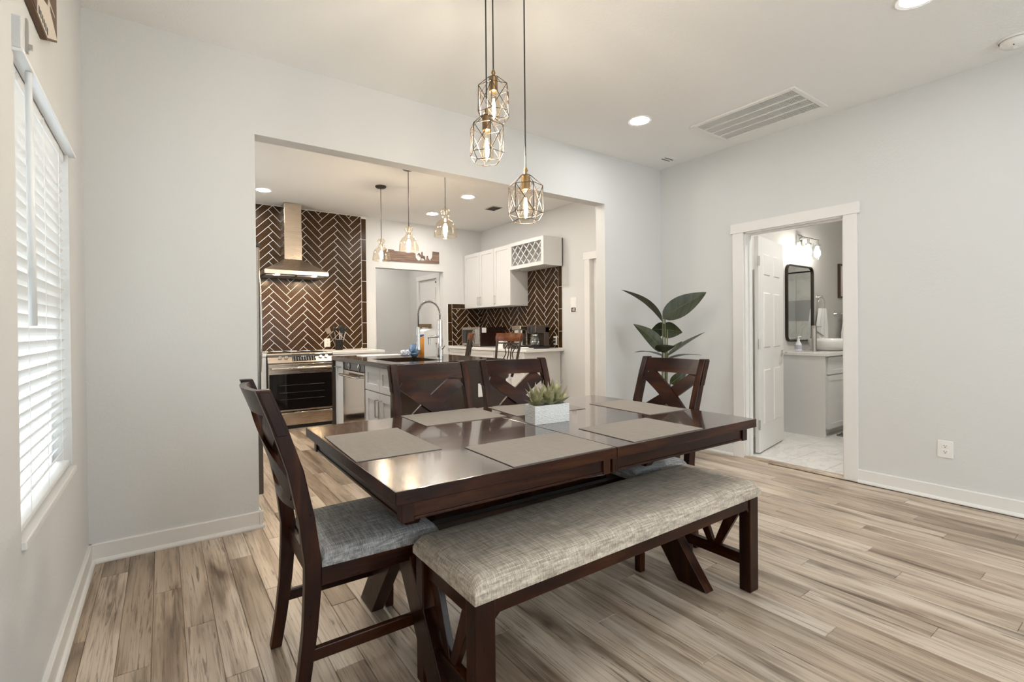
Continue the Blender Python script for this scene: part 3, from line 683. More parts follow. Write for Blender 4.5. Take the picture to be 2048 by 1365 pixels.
for x0, x1 in ((hx0+0.03, 1.715), (1.735, hx1-0.03)):
    obj('filter', bx(x0, x1, hy0+0.09, yb-0.03, 1.872, 1.885), M_nickel, hd, world=True, bevel=0.003)
obj('underside', bx(hx0+0.004, hx1-0.004, hy0+0.004, yb-0.004, 1.880, 1.8852), M_black, hd, world=True)
for x in (1.50, 1.94): obj('hood_light', lathe(B(), [(0.024, 1.876), (0.024, 1.881)], 8, (x, hy0+0.05, 0)), M_hoodled, hd, world=True)
for k in range(5): obj('push_button', lathe(B(), [(0.006, 0), (0.006, 0.004)], 10, (1.69+k*0.022, hy0, 1.91), M=ROTX), M_chrome, hd, world=True)

# ------------------------------------------------------------------ base cabinets along the far wall
cb = thing('corner_base_cabinet', 'white base cabinet between refrigerator and range', 'cabinet', (0.67, 3.37, 0))
obj('body', bx(0.02, rx0-0.006, 3.07, D-0.01, 0.09, 0.877), M_white, cb, world=True)
shaker(cb, '-y', 0.92, rx0-0.01, 0.1, 0.87, 3.07)
single('quartz_countertop', bx(0.01, rx0-0.004, 3.045, D-0.013, 0.878, CT), M_quartz, 'white quartz countertop left of the range', 'countertop', bevel=0.004)
cb = thing('range_side_cabinet', 'white base cabinet right of the range below the utensil crock', 'cabinet', (2.44, 3.37, 0))
obj('body', bx(rx1+0.006, 2.78, 3.07, D-0.01, 0.09, 0.877), M_white, cb, world=True)
shaker(cb, '-y', rx1+0.01, 2.77, 0.1, 0.68, 3.07); shaker(cb, '-y', rx1+0.01, 2.77, 0.69, 0.87, 3.07, name='drawer', rail=0.04)
single('quartz_countertop', bx(rx1+0.004, 2.80, 3.045, D-0.013, 0.878, CT), M_quartz, 'white quartz countertop holding the utensil crock', 'countertop', bevel=0.004)

ck = thing('utensil_crock', 'tall dark cylinder holding black cooking utensils beside the range', 'utensil holder', (2.335, 3.55, CT))
obj('cup', lathe(B(), [(0.052, 0), (0.055, 0.15), (0.051, 0.15), (0.048, 0.01)], 24), M_blackmetal, ck, smooth=True, auto=40)
obj('rim_band', lathe(B(), [(0.0555, 0.142), (0.0565, 0.146), (0.0555, 0.150), (0.054, 0.146)], 24), M_chrome, ck, smooth=True)
random.seed(4)
for k, (dx, dy, lean, kind) in enumerate(((-0.03, 0, -0.10, 's'), (-0.015, 0.02, -0.04, 'p'), (0.0, -0.02, 0.0, 'p'), (0.015, 0.01, 0.03, 's'), (0.03, 0.0, 0.06, 'p'), (0.01, 0.025, 0.02, 'p'))):
    top = Vector((dx+lean, dy, 0.23+0.015*(k % 3))); u_ = obj('utensil', tube(B(), [(dx, dy, 0.02), top], 0.005, 6), M_nickel, ck)
    if kind == 's': obj('spatula_head', bx(-0.032, 0.032, -0.004, 0.004, 0, 0.075, M=Matrix.Translation(top)@Matrix.Rotation(lean*4, 4, 'Y')), M_black if k else mat('grey_nylon', (0.22, 0.18, 0.15), 0.5), u_, bevel=0.006)
    else: obj('spoon_head', lathe(B(), [(0.004, 0), (0.02, 0.02), (0.026, 0.045), (0.018, 0.07), (0.004, 0.078)], 10, top, M=Matrix.Rotation(lean, 4, 'Y')@Matrix.Diagonal((1, 0.35, 1, 1))), M_black, u_, smooth=True)

def outlet(name, label, cat, c, face, w_=0.075, h_=0.115, slots=True, extra=None):
    t = thing(name, label, cat, c)
    def F(a0, a1, z0, z1, d0, d1): return bx(-d1, -d0, a0, a1, z0, z1) if face == '-x' else bx(a0, a1, -d1, -d0, z0, z1)
    obj('plate', F(-w_/2, w_/2, 0, h_, 0, 0.006), M_plate, t, bevel=0.003)
    if slots:
        for z in (h_*0.25, h_*0.58):
            s = obj('receptacle', F(-0.017, 0.017, z, z+h_*0.22, 0.006, 0.008), M_plate, t, bevel=0.003)
            for a in (-0.007, 0.006): obj('slot', F(a-0.0013, a+0.0013, z+0.011, z+0.020, 0.0078, 0.0085), M_slot, s)
            obj('slot', F(-0.003, 0.003, z+0.003, z+0.008, 0.0078, 0.0085), M_slot, s)
    return t, F
outlet('wall_outlet', 'white duplex outlet low on the right wall', 'outlet', (W, -2.248, 0.287), '-x', 0.08, 0.115)
outlet('wall_outlet', 'white outlet on the herringbone tile beside the range', 'outlet', (2.21, D-0.012, 0.955), '-y', 0.082, 0.118)
outlet('wall_outlet', 'white outlet on the backsplash at the right end of the counter', 'outlet', (WK-0.012, 1.80, 0.955), '-x', 0.075, 0.12)
t, F = outlet('light_switch', 'white rocker light switch with a small black sign on the kitchen wall', 'light switch', (WK, 1.447, 1.385), '-x', 0.115, 0.205, slots=False)
obj('rocker', F(-0.036, 0.036, 0.085, 0.185, 0.006, 0.010), M_plate, t, bevel=0.003)
sg = obj('sign', F(-0.04, 0.04, 0.012, 0.068, 0.006, 0.0085), M_black, t)
for k, (a0, a1) in enumerate(((-0.012, 0.028), (-0.024, 0.024), (-0.02, 0.03))): obj('lettering', F(-a1, -a0, 0.052-0.015*k, 0.060-0.015*k, 0.0085, 0.0089), M_plate, sg)

# ------------------------------------------------------------------ refrigerator
fr = thing('refrigerator', 'tall dark stainless refrigerator just inside the kitchen opening', 'refrigerator', (0.44, 0.78, 0))
obj('cabinet', bx(0.02, 0.80, 0.335, 1.235, 0.04, 1.745), M_fridge, fr, world=True, bevel=0.004)
for y0, y1 in ((0.335, 0.783), (0.787, 1.235)):
    pr = [(0.805, y0), (0.855, y0), (0.868, y0+0.05), (0.874, (y0+y1)/2), (0.868, y1-0.05), (0.855, y1), (0.805, y1)]
    d_ = obj('door', prism(B(), pr, 2, 0.62, 1.74), M_darksteel, fr, world=True, bevel=0.004)
    yy = 0.745 if y0 < 0.5 else 0.825
    hb = tube(B(), [(0.87, yy, 0.85), (0.915, yy, 0.88), (0.925, yy, 1.1), (0.925, yy, 1.35), (0.915, yy, 1.57), (0.87, yy, 1.60)], 0.012, 8)
    obj('handle', hb, M_steel, d_, world=True, smooth=True)
d_ = obj('freezer_drawer', bx(0.805, 0.868, 0.335, 1.235, 0.09, 0.61), M_darksteel, fr, world=True, bevel=0.006)
obj('handle', tube(B(), [(0.868, 0.42, 0.55), (0.915, 0.44, 0.55), (0.92, 0.785, 0.55), (0.915, 1.13, 0.55), (0.868, 1.15, 0.55)], 0.012, 8), M_steel, d_, world=True, smooth=True)
obj('hinge_cover', bx(0.72, 0.86, 0.345, 0.42, 1.745, 1.768), M_black, fr, world=True, bevel=0.004)
for x, y in ((0.08, 0.4), (0.74, 0.4), (0.08, 1.17), (0.74, 1.17)): obj('foot', cyl(B(), (x, y, 0), 0.025, 0.0, 0.045, 12), M_black, fr, world=True)

# ------------------------------------------------------------------ island
ix0, ix1, iy0, iy1 = 1.76, 2.83, 0.285, 1.885
sx0, sx1, sy0, sy1 = 1.90, 2.33, 0.50, 1.12
isl = thing('kitchen_island', 'white cabinet island with dark granite waterfall end facing the table', 'island', ((ix0+ix1)/2, (iy0+iy1)/2, 0))
fx = ix0+0.03
bm = bx(fx+0.02, 2.52, iy0+0.035, 0.965, 0.09, 0.66); box(bm, fx+0.02, fx+0.04, iy0+0.035, 0.965, 0.66, 0.875); box(bm, 2.50, 2.52, iy0+0.035, 0.965, 0.66, 0.875)
obj('body', bm, M_white, isl, world=True)
obj('body', bx(fx+0.02, 2.52, 1.60, iy1-0.035, 0.09, 0.875), M_white, isl, world=True)
obj('back_panel', bx(2.40, 2.52, 0.965, 1.60, 0.09, 0.875), M_white, isl, world=True)
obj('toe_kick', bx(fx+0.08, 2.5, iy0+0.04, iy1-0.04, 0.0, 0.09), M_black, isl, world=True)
wf = obj('waterfall_panel', bx(ix0, ix1, iy0, iy0+0.035, 0.0, 0.877), M_granite, isl, world=True)
obj('waterfall_panel', bx(ix0, ix1, iy1-0.035, iy1, 0.0, 0.877), M_granite, isl, world=True)
op = obj('outlet_plate', bx(2.535, 2.61, iy0-0.006, iy0, 0.60, 0.715), M_plate, wf, world=True, bevel=0.002)
shaker(isl, '-x', 1.60, iy1-0.037, 0.10, 0.87, fx+0.02, rail=0.05)
pull(isl, '-x', 0.815, 1.66, 1.78, fx, horizontal=True)
for a0, a1, ph in ((iy0+0.04, 0.615, 0.575), (0.620, 0.962, 0.655)):
    d_ = shaker(isl, '-x', a0, a1, 0.10, 0.655, fx+0.02, rail=0.065); pull(d_, '-x', ph, 0.46, 0.60, fx)
    shaker(isl, '-x', a0, a1, 0.665, 0.87, fx+0.02, rail=0.055, name='drawer_front')
bm = B()
box(bm, ix0, ix1, iy0, sy0, 0.877, CT); box(bm, ix0, ix1, sy1, iy1, 0.877, CT); box(bm, ix0, sx0, sy0, sy1, 0.877, CT); box(bm, sx1, ix1, sy0, sy1, 0.877, CT)
single('granite_countertop', bm, M_granite, 'polished dark granite countertop of the island', 'countertop', bevel=0.0)
dw = thing('dishwasher', 'stainless dishwasher with towel-bar handle set in the island', 'dishwasher', (2.08, 1.28, 0.0))
obj('tub', bx(fx+0.03, 2.38, 0.975, 1.592, 0.09, 0.66), M_darksteel, dw, world=True)
obj('door_front', bx(fx-0.004, fx+0.03, 0.975, 1.592, 0.12, 0.80), M_mirrorsteel, dw, world=True, bevel=0.004)
obj('control_strip', bx(fx+0.0, fx+0.03, 0.975, 1.592, 0.805, 0.868), M_blackglass, dw, world=True)
hb = B(); tube(hb, [(fx-0.05, 1.02, 0.755), (fx-0.05, 1.545, 0.755)], 0.013, 10)
for y in (1.05, 1.515): tube(hb, [(fx-0.004, y, 0.755), (fx-0.05, y, 0.755)], 0.010, 8)
obj('handle', hb, M_chrome, dw, world=True, smooth=True, auto=40)
for y in (1.12, 1.40): obj('hook', tube(B(), [(fx-0.002, y, 0.80), (fx-0.012, y, 0.84), (fx-0.004, y, 0.869)], 0.004, 6), M_chrome, dw, world=True)
sk = thing('kitchen_sink', 'bronze-toned undermount sink in the island top', 'sink', ((sx0+sx1)/2, (sy0+sy1)/2, 0.68))
bm = B()
box(bm, sx0-0.012, sx0, sy0-0.012, sy1+0.012, 0.68, 0.876); box(bm, sx1, sx1+0.012, sy0-0.012, sy1+0.012, 0.68, 0.876); box(bm, sx0, sx1, sy0-0.012, sy0, 0.68, 0.876); box(bm, sx0, sx1, sy1, sy1+0.012, 0.68, 0.876); box(bm, sx0, sx1, sy0, sy1, 0.68, 0.69)
obj('basin', bm, brushed('bronze_steel', (0.30, 0.24, 0.18), 0.35), sk, world=True)
obj('drain', lathe(B(), [(0.045, 0.69), (0.045, 0.693), (0.02, 0.692)], 20, (2.11, 0.8, 0)), M_chrome, sk, world=True)

fa = thing('spring_faucet', 'tall chrome spring pull-down faucet beside the island sink', 'faucet', (2.45, 0.80, CT))
obj('base', lathe(B(), [(0.028, 0), (0.028, 0.10), (0.022, 0.105), (0.022, 0.35), (0.018, 0.36)], 18), M_chrome, fa, smooth=True, auto=40)
arc = [(-0.10-0.10*math.cos(PI*(1-k/16)), 0, 0.40+0.115*math.sin(PI*k/16)) for k in range(17)]
arc = [(0, 0, 0.36)] + [(-0.11+0.11*math.cos(PI*k/16), 0, 0.40+0.125*math.sin(PI*k/16)) for k in range(17)] + [(-0.22, 0, 0.28)]
obj('hose', tube(B(), arc, 0.0065, 8), M_darksteel, fa, smooth=True)
sp = []; N = 26*10; al = arc[1:18]
for i in range(N+1):
    t_ = i/N; ang = PI*t_; cx_, cz_ = -0.11+0.11*math.cos(ang), 0.40+0.125*math.sin(ang); ph = t_*26*2*PI
    rad = Vector((math.cos(ang), 0, math.sin(ang))); sp.append(Vector((cx_, 0, cz_)) + rad*0.013*math.cos(ph) + Vector((0, 1, 0))*0.013*math.sin(ph))
obj('spring', tube(B(), sp, 0.0021, 4), M_chrome, fa, smooth=True)
obj('spray_head', lathe(B(), [(0.012, 0.29), (0.015, 0.27), (0.015, 0.14), (0.020, 0.10), (0.020, 0.085)], 14, (-0.22, 0, 0)), M_chrome, fa, smooth=True, auto=40)
obj('support_arm', bar(B(), (0, 0, 0.272), (-0.22, 0, 0.272), 0.010, 0.006), M_chrome, fa)
obj('pot_filler_spout', tube(B(), [(0, 0, 0.20), (-0.05, -0.03, 0.202), (-0.13, -0.03, 0.20), (-0.135, -0.03, 0.185)], 0.011, 10), M_chrome, fa, smooth=True)
obj('aerator', lathe(B(), [(0.013, 0.185), (0.011, 0.13)], 12, (-0.125, -0.03, 0)), M_chrome, fa, smooth=True, auto=40)
obj('lever', tube(B(), [(0, 0, 0.08), (0.0, -0.05, 0.09), (0.0, -0.09, 0.12)], 0.006, 8), M_chrome, fa, smooth=True)

bxx = thing('detergent_box', 'white carton with an orange and blue front standing behind the faucet', 'box', (2.50, 1.19, CT), R(12))
obj('carton', prism(B(), [(-0.075, 0), (0.075, 0), (0.075, 0.255), (0.0, 0.272), (-0.075, 0.25)], 1, -0.06, 0.06), mat('white_card', (0.82, 0.80, 0.76), 0.6), bxx)
obj('orange_print', prism(B(), [(-0.0605, 0.002), (0.0595, 0.002), (0.0595, 0.13), (0.0, 0.185), (-0.0605, 0.20)], 0, -0.0765, -0.0752), mat('orange_ink', (0.75, 0.30, 0.04), 0.5), bxx)
obj('blue_print', prism(B(), [(-0.0605, 0.205), (0.0, 0.19), (0.0595, 0.14), (0.0595, 0.215), (-0.0605, 0.22)], 0, -0.0765, -0.0752), mat('blue_ink', (0.06, 0.05, 0.20), 0.5), bxx)
bt = thing('dish_soap_bag', 'crumpled blue and white plastic sponge packet by the sink', 'packet', (2.36, 1.17, CT))
random.seed(3)
def crumple(bm, s, seed):
    random.seed(seed); bmesh.ops.create_icosphere(bm, subdivisions=3, radius=1)
    for v_ in bm.verts:
        c_ = v_.co; k_ = 1+random.uniform(-0.13, 0.13); v_.co = Vector((c_.x*s[0]*k_, c_.y*s[1]*k_, max((c_.z+0.9)*s[2]*k_, 0)))
    return bm
obj('wrapper', crumple(B(), (0.05, 0.05, 0.065), 5), mat('blue_film', (0.12, 0.22, 0.36), 0.2, coat=0.5), bt)
bm = crumple(B(), (0.055, 0.045, 0.035), 8); bm.transform(Matrix.Translation((-0.085, 0.02, 0.005)))
obj('clear_wrap', bm, mat('white_film', (0.62, 0.64, 0.72), 0.2, coat=0.5), bt)
sl = thing('paper_tray', 'thin white papers lying on the far end of the island', 'papers', (2.20, 1.66, CT))
obj('sheet', bx(-0.22, 0.22, -0.10, 0.10, 0, 0.006), mat('white_card', (0.82, 0.80, 0.76), 0.6), sl, bevel=0.001)
hm = thing('framed_mirror', 'tall brown wood frame leaning in the hallway beyond the faucet', 'mirror', (4.04, D+0.55, 0), 0)
for a in ((-0.16, -0.11, 0, 1.28), (0.02, 0.07, 0, 1.28)): obj('frame_side', bx(a[0], a[1], 0, 0.03, a[2], a[3]), mat('bronze_frame', (0.16, 0.105, 0.055), 0.4), hm)
obj('frame_top', bx(-0.11, 0.02, 0, 0.03, 1.22, 1.28), mat('bronze_frame', (0.16, 0.105, 0.055), 0.4), hm)
obj('glass', bx(-0.11, 0.02, 0.012, 0.02, 0.0, 1.22), M_mirror, hm)

# ------------------------------------------------------------------ bar stools
def stool(loc, rz, label):
    t = thing('bar_stool', label, 'bar stool', loc, rz, 'bar stools at the island')
    obj('seat', lathe(B(), [(0.19, 0.70), (0.20, 0.72), (0.195, 0.755), (0.15, 0.775), (0.02, 0.78)], 24), mat('brown_leather', (0.06, 0.03, 0.018), 0.4), t, smooth=True, auto=50)
    for a in (45, 135, 225, 315):
        c_, s_ = math.cos(R(a)), math.sin(R(a)); obj('leg', tube(B(), [(0.15*c_, 0.15*s_, 0.70), (0.19*c_, 0.19*s_, 0.35), (0.25*c_, 0.25*s_, 0.0)], 0.013, 8), M_iron, t, smooth=True)
    obj('footrest', tube(B(), [(0.20*math.cos(2*PI*k/24), 0.20*math.sin(2*PI*k/24), 0.27) for k in range(24)], 0.009, 6, closed=True), M_iron, t, smooth=True)
    bxk = lambda z: 0.19+0.07*(z-0.75)/0.4
    for s in (-1, 1):
        obj('back_post', tube(B(), [(0.17, s*0.15, 0.71), (bxk(0.85), s*0.18, 0.85), (bxk(1.0), s*0.195, 1.0), (bxk(1.13), s*0.20, 1.12)], 0.013, 8), M_iron, t, smooth=True)
        obj('arm_curl', tube(B(), [(0.19, s*0.17, 0.80), (0.10, s*0.215, 0.79), (0.02, s*0.22, 0.74), (0.02, s*0.20, 0.70)], 0.010, 8), M_iron, t, smooth=True)
    bm = B(); rings = []
    for k in range(13):
        y = -0.215+0.43*k/12; xb = bxk(1.1)+0.045*(1-(y/0.215)**2)-0.01
        rings.append([(xb-0.012, y, 1.055), (xb+0.012, y, 1.055), (xb+0.018, y, 1.10), (xb+0.026, y, 1.135), (xb+0.004, y, 1.14), (xb-0.008, y, 1.10)])
    obj('crest_rail', loft(bm, rings), M_stoolwood, t, smooth=True, auto=50)
    rl = lambda z: tube(B(), [(bxk(z)+0.035*(1-(y/0.195)**2), y, z) for y in [-0.195+0.39*k/10 for k in range(11)]], 0.008, 6)
    obj('upper_rail', rl(1.035), M_iron, t, smooth=True); obj('lower_rail', rl(0.84), M_iron, t, smooth=True)
    for k in range(4):
        y = -0.09+k*0.06; pts = [(bxk(z)+0.035*(1-(y/0.195)**2), y*(0.55+0.75*abs((z-0.93)/0.11)), z) for z in [0.84+0.195*j/8 for j in range(9)]]
        obj('spindle', tube(B(), pts, 0.006, 6), M_iron, t, smooth=True)
    for y in (-0.10, -0.033, 0.033, 0.10):
        obj('ring', tube(B(), [(bxk(1.0)+0.033, y+0.026*math.cos(2*PI*k/14), 1.004+0.026*math.sin(2*PI*k/14)) for k in range(14)], 0.005, 6, closed=True), M_iron, t, smooth=True)
stool((2.97, 0.77, 0), R(0), 'iron bar stool with cherry crest rail, in front of the silver coffee machine')
stool((3.02, 1.68, 0), R(-28), 'iron bar stool with cherry crest rail, in front of the microwave')

# ------------------------------------------------------------------ right wall cabinets
ub = WK-0.013; uf = 4.44
uc = thing('wall_cabinet', 'white shaker double-door wall cabinet in the kitchen corner', 'cabinet', ((uf+ub)/2, 3.25, 1.52))
obj('body', bx(uf+0.02, ub, 2.822, D-0.012, 1.52, 2.40), M_white, uc, world=True)
for a0, a1, ph in ((2.824, 3.215, 3.185), (3.22, D-0.014, 3.25)):
    d_ = shaker(uc, '-x', a0, a1, 1.525, 2.395, uf+0.02); pull(d_, '-x', ph, 1.565, 1.68, uf)
uc = thing('wall_cabinet', 'white shaker single-door wall cabinet beside the wine rack', 'cabinet', ((uf+ub)/2, 2.61, 1.52))
obj('body', bx(uf+0.02, ub, 2.402, 2.818, 1.52, 2.40), M_white, uc, world=True)
d_ = shaker(uc, '-x', 2.404, 2.816, 1.525, 2.395, uf+0.02); pull(d_, '-x', 2.785, 1.565, 1.68, uf)
wr = thing('wine_rack_cabinet', 'white wall cabinet with diamond lattice wine rack', 'cabinet', ((uf+ub)/2, 2.02, 2.02))
y0, y1, z0, z1 = 1.642, 2.398, 2.022, 2.40
for a in ((uf, ub, y0, y0+0.018, z0, z1), (uf, ub, y1-0.018, y1, z0, z1), (uf, ub, y0+0.018, y1-0.018, z0, z0+0.018), (uf, ub, y0+0.018, y1-0.018, z1-0.018, z1), (ub-0.01, ub, y0, y1, z0, z1)): obj('panel', bx(*a), M_white, wr, world=True)
for a in ((uf-0.018, uf, y0, y0+0.05, z0, z1), (uf-0.018, uf, y1-0.05, y1, z0, z1), (uf-0.018, uf, y0+0.05, y1-0.05, z0, z0+0.05), (uf-0.018, uf, y0+0.05, y1-0.05, z1-0.05, z1)): obj('face_frame', bx(*a), M_white, wr, world=True)
zc0, zc1, yc0, yc1 = z0+0.045, z1-0.045, y0+0.045, y1-0.045; hh = zc1-zc0
for s in (1, -1):
    for k in range(-3, 9):
        ya = yc0 + k*0.132 + 0.0; yb_ = ya + hh*0.98; pts = []
        for q_ in range(2): pass
        a, b_ = ya, yb_; ta, tb = 0.0, 1.0
        if a < yc0: ta = (yc0-a)/(b_-a)
        if b_ > yc1: tb = (yc1-a)/(b_-a)
        if tb-ta < 0.08 or ta > 1: continue
        za = (zc0+hh*ta) if s > 0 else (zc1-hh*ta); zb_ = (zc0+hh*tb) if s > 0 else (zc1-hh*tb)
        obj('lattice_strip', bar(B(), (uf+0.01+0.006*s, a+(b_-a)*ta, za), (uf+0.01+0.006*s, a+(b_-a)*tb, zb_), 0.012, 0.012, up=(1, 0, 0)), M_white, wr, world=True)

lf = 4.16
def lower(name, label, y0, y1, split, drawers=True):
    t = thing('base_cabinet', label, 'cabinet', ((lf+ub)/2, (y0+y1)/2, 0))
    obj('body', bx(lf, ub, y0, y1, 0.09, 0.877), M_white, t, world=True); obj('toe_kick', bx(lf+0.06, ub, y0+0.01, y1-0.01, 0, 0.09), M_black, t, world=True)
    for a0, a1 in split:
        d_ = shaker(t, '-x', a0, a1, 0.10, 0.66, lf); pull(d_, '-x', a1-0.04, 0.5, 0.62, lf-0.02)
        d_ = shaker(t, '-x', a0, a1, 0.67, 0.87, lf, rail=0.045, name='drawer'); pull(d_, '-x', 0.77, (a0+a1)/2-0.05, (a0+a1)/2+0.05, lf-0.02, horizontal=True)
lower('base_cabinet', 'white base cabinet at the right end of the kitchen counter', 1.70, 2.40, ((1.705, 2.05), (2.055, 2.395)))
lower('base_cabinet', 'white base cabinet under the microwave in the kitchen corner', 2.404, D-0.012, ((2.41, 3.04), (3.045, 3.67)))
single('quartz_countertop', bx(lf-0.04, ub+0.002, 1.64, D-0.013, 0.878, CT), M_quartz, 'white quartz countertop carrying microwave and coffee maker', 'countertop', bevel=0.004)

mw = thing('microwave_oven', 'silver and black countertop microwave in the kitchen corner', 'microwave', (4.49, 3.22, CT))
mx, my0, my1, mz0, mz1 = 4.26, 2.965, 3.48, CT+0.012, CT+0.30
obj('case', bx(mx+0.02, 4.73, my0, my1, mz0, mz1), mat('dark_case', (0.02, 0.008, 0.006), 0.12), mw, world=True, bevel=0.004)
obj('sticker', bx(mx+0.05, mx+0.13, my0-0.001, my0, mz1-0.085, mz1-0.01), M_plate, mw, world=True)
obj('front_frame', bx(mx, mx+0.02, my0, my1, mz0, mz1), M_brush, mw, world=True, bevel=0.004)
obj('door_glass', bx(mx-0.003, mx, my0+0.14, my1-0.03, mz0+0.04, mz1-0.04), M_blackglass, mw, world=True)
obj('control_panel', bx(mx-0.003, mx, my0+0.02, my0+0.115, mz0+0.03, mz1-0.03), M_chrome, mw, world=True)
obj('handle', tube(B(), [(mx-0.002, my0+0.128, mz0+0.04), (mx-0.028, my0+0.128, mz0+0.06), (mx-0.028, my0+0.128, mz1-0.06), (mx-0.002, my0+0.128, mz1-0.04)], 0.006, 8), M_chrome, mw, world=True, smooth=True)
for y in (my0+0.04, my1-0.04):
    for x in (mx+0.04, 4.70): obj('foot', cyl(B(), (x, y, 0), 0.015, CT, mz0, 10), M_black, mw, world=True)

cm = thing('coffee_maker', 'black drip coffee maker with glass carafe on the white counter', 'coffee maker', (4.5, 1.86, CT))
obj('base', bx(-0.13, 0.12, -0.10, 0.10, 0, 0.03), M_black, cm, bevel=0.008)
obj('tower', bx(0.03, 0.12, -0.10, 0.10, 0.03, 0.30), mat('coffee_shell', (0.05, 0.03, 0.02), 0.15), cm, bevel=0.015)
obj('brew_head', bx(-0.12, 0.12, -0.10, 0.10, 0.205, 0.315), mat('coffee_shell', (0.05, 0.03, 0.02), 0.15), cm, bevel=0.015)
obj('brew_basket', lathe(B(), [(0.055, 0.195), (0.06, 0.25), (0.05, 0.30)], 18, (-0.085, 0.0, 0)), M_black, cm, smooth=True, auto=40)
cf = obj('carafe', lathe(B(), [(0.05, 0.035), (0.066, 0.06), (0.068, 0.10), (0.055, 0.15), (0.042, 0.172), (0.040, 0.172), (0.053, 0.148), (0.066, 0.10), (0.064, 0.06), (0.04, 0.04)], 22, (-0.055, 0, 0)), M_glass, cm, smooth=True)
obj('carafe_lid', lathe(B(), [(0.043, 0.172), (0.043, 0.19), (0.02, 0.195)], 18, (-0.055, 0, 0)), M_chrome, cf, smooth=True, auto=40)
obj('carafe_handle', tube(B(), [(-0.075, -0.045, 0.165), (-0.105, -0.10, 0.16), (-0.105, -0.105, 0.09), (-0.085, -0.065, 0.07)], 0.009, 8), M_black, cf, smooth=True)
obj('carafe_band', lathe(B(), [(0.0685, 0.082), (0.0695, 0.09), (0.0685, 0.098)], 22, (-0.055, 0, 0), caps=False), M_chrome, cf, smooth=True)
pc = thing('pod_coffee_machine', 'silver pod coffee machine left of the black coffee maker', 'coffee machine', (4.48, 2.16, CT))
obj('base', bx(-0.14, 0.13, -0.10, 0.10, 0, 0.03), M_darksteel, pc, bevel=0.006)
obj('housing', bx(-0.02, 0.13, -0.10, 0.10, 0.03, 0.30), M_brush, pc, bevel=0.012)
obj('head', bx(-0.13, 0.13, -0.105, 0.105, 0.255, 0.31), M_brush, pc, bevel=0.012)
obj('water_tank', lathe(B(), [(0.05, 0.03), (0.05, 0.25)], 20, (-0.07, 0.04, 0)), M_nickel, pc, smooth=True, auto=40)
obj('cup_column', bx(-0.10, -0.02, -0.095, -0.03, 0.03, 0.255), M_steel, pc, bevel=0.01)
sr = thing('spoon_rest', 'white ceramic spoon rest in front of the coffee maker', 'spoon rest', (4.24, 1.83, CT))
obj('dish', lathe(B(), [(0.02, 0), (0.05, 0.006), (0.06, 0.022), (0.056, 0.022), (0.045, 0.010), (0.01, 0.006)], 20), M_ceramic, sr, smooth=True)
obj('handle', bar(B(), (0.01, -0.04, 0.012), (0.02, -0.16, 0.012), 0.025, 0.008), M_ceramic, sr, bevel=0.003)
nb = thing('napkin_holder', 'small white patterned napkin holder on the counter behind the stool', 'napkin holder', (4.30, 2.42, CT))
obj('base', bx(-0.05, 0.05, -0.08, 0.08, 0, 0.012), M_ceramic, nb, bevel=0.003)
for x in (-0.035, 0.03): obj('side', bx(x, x+0.006, -0.075, 0.075, 0.012, 0.11), M_ceramic, nb, bevel=0.002)
obj('napkins', bx(-0.027, 0.028, -0.07, 0.07, 0.012, 0.10), mat('napkin_paper', (0.70, 0.62, 0.52), 0.9), nb)
pg = thing('appliance_plug', 'black plugs and cord in the outlet at the counter end', 'plug', (WK-0.02, 1.80, 0.965))
for z in (0.022, 0.065): obj('plug', bx(-0.035, -0.001, -0.014, 0.014, z, z+0.022), M_black, pg, bevel=0.004)
obj('cord', tube(B(), [(-0.035, 0, 0.033), (-0.055, 0.02, 0.02), (-0.05, 0.035, -0.02), (-0.03, 0.06, -0.044)], 0.004, 6), M_black, pg, smooth=True)

# cut-out art above the hallway opening
ra = thing('cutout_riders_art', 'weathered wood cut-out of riders and desert buttes above the hallway opening', 'wall art', (3.5, D, 2.215))
M_rust = mat('weathered_wood_print', (0.16, 0.10, 0.075), 0.75); rv = noise(M_rust, coords(M_rust, (3, 1, 40)), 1.0, 4); base(M_rust, ramp(M_rust, rv, [(0.3, (0.09, 0.05, 0.035)), (0.6, (0.24, 0.16, 0.12)), (0.8, (0.34, 0.27, 0.22))]))
obj('butte', prism(B(), [(3.03, 2.22), (3.55, 2.226), (3.62, 2.228), (3.60, 2.262), (3.565, 2.30), (3.56, 2.365), (3.52, 2.372), (3.22, 2.375), (3.2, 2.392), (3.08, 2.392), (3.05, 2.37), (3.03, 2.34)], 1, D-0.018, D-0.003), M_rust, ra, world=True)
obj('ground_strip', prism(B(), [(3.55, 2.226), (3.97, 2.235), (3.97, 2.262), (3.80, 2.268), (3.62, 2.262)], 1, D-0.0185, D-0.003), M_rust, ra, world=True)
obj('mesa', prism(B(), [(3.85, 2.262), (3.97, 2.262), (3.97, 2.418), (3.86, 2.418), (3.855, 2.33), (3.82, 2.285)], 1, D-0.018, D-0.003), M_rust, ra, world=True)
rider = [(3.635, 2.258), (3.648, 2.262), (3.66, 2.318), (3.635, 2.33), (3.622, 2.36), (3.602, 2.342), (3.598, 2.35), (3.618, 2.376), (3.632, 2.372), (3.652, 2.345), (3.668, 2.34), (3.664, 2.37), (3.670, 2.398), (3.682, 2.398), (3.684, 2.345), (3.715, 2.338), (3.725, 2.30), (3.74, 2.262), (3.726, 2.262), (3.708, 2.305), (3.668, 2.312), (3.65, 2.258)]
obj('rider', prism(B(), rider, 1, D-0.018, D-0.003), M_rust, ra, world=True)
obj('seated_figure', prism(B(), [(3.745, 2.262), (3.755, 2.30), (3.76, 2.345), (3.772, 2.345), (3.778, 2.305), (3.80, 2.282), (3.82, 2.262)], 1, D-0.018, D-0.003), M_rust, ra, world=True)

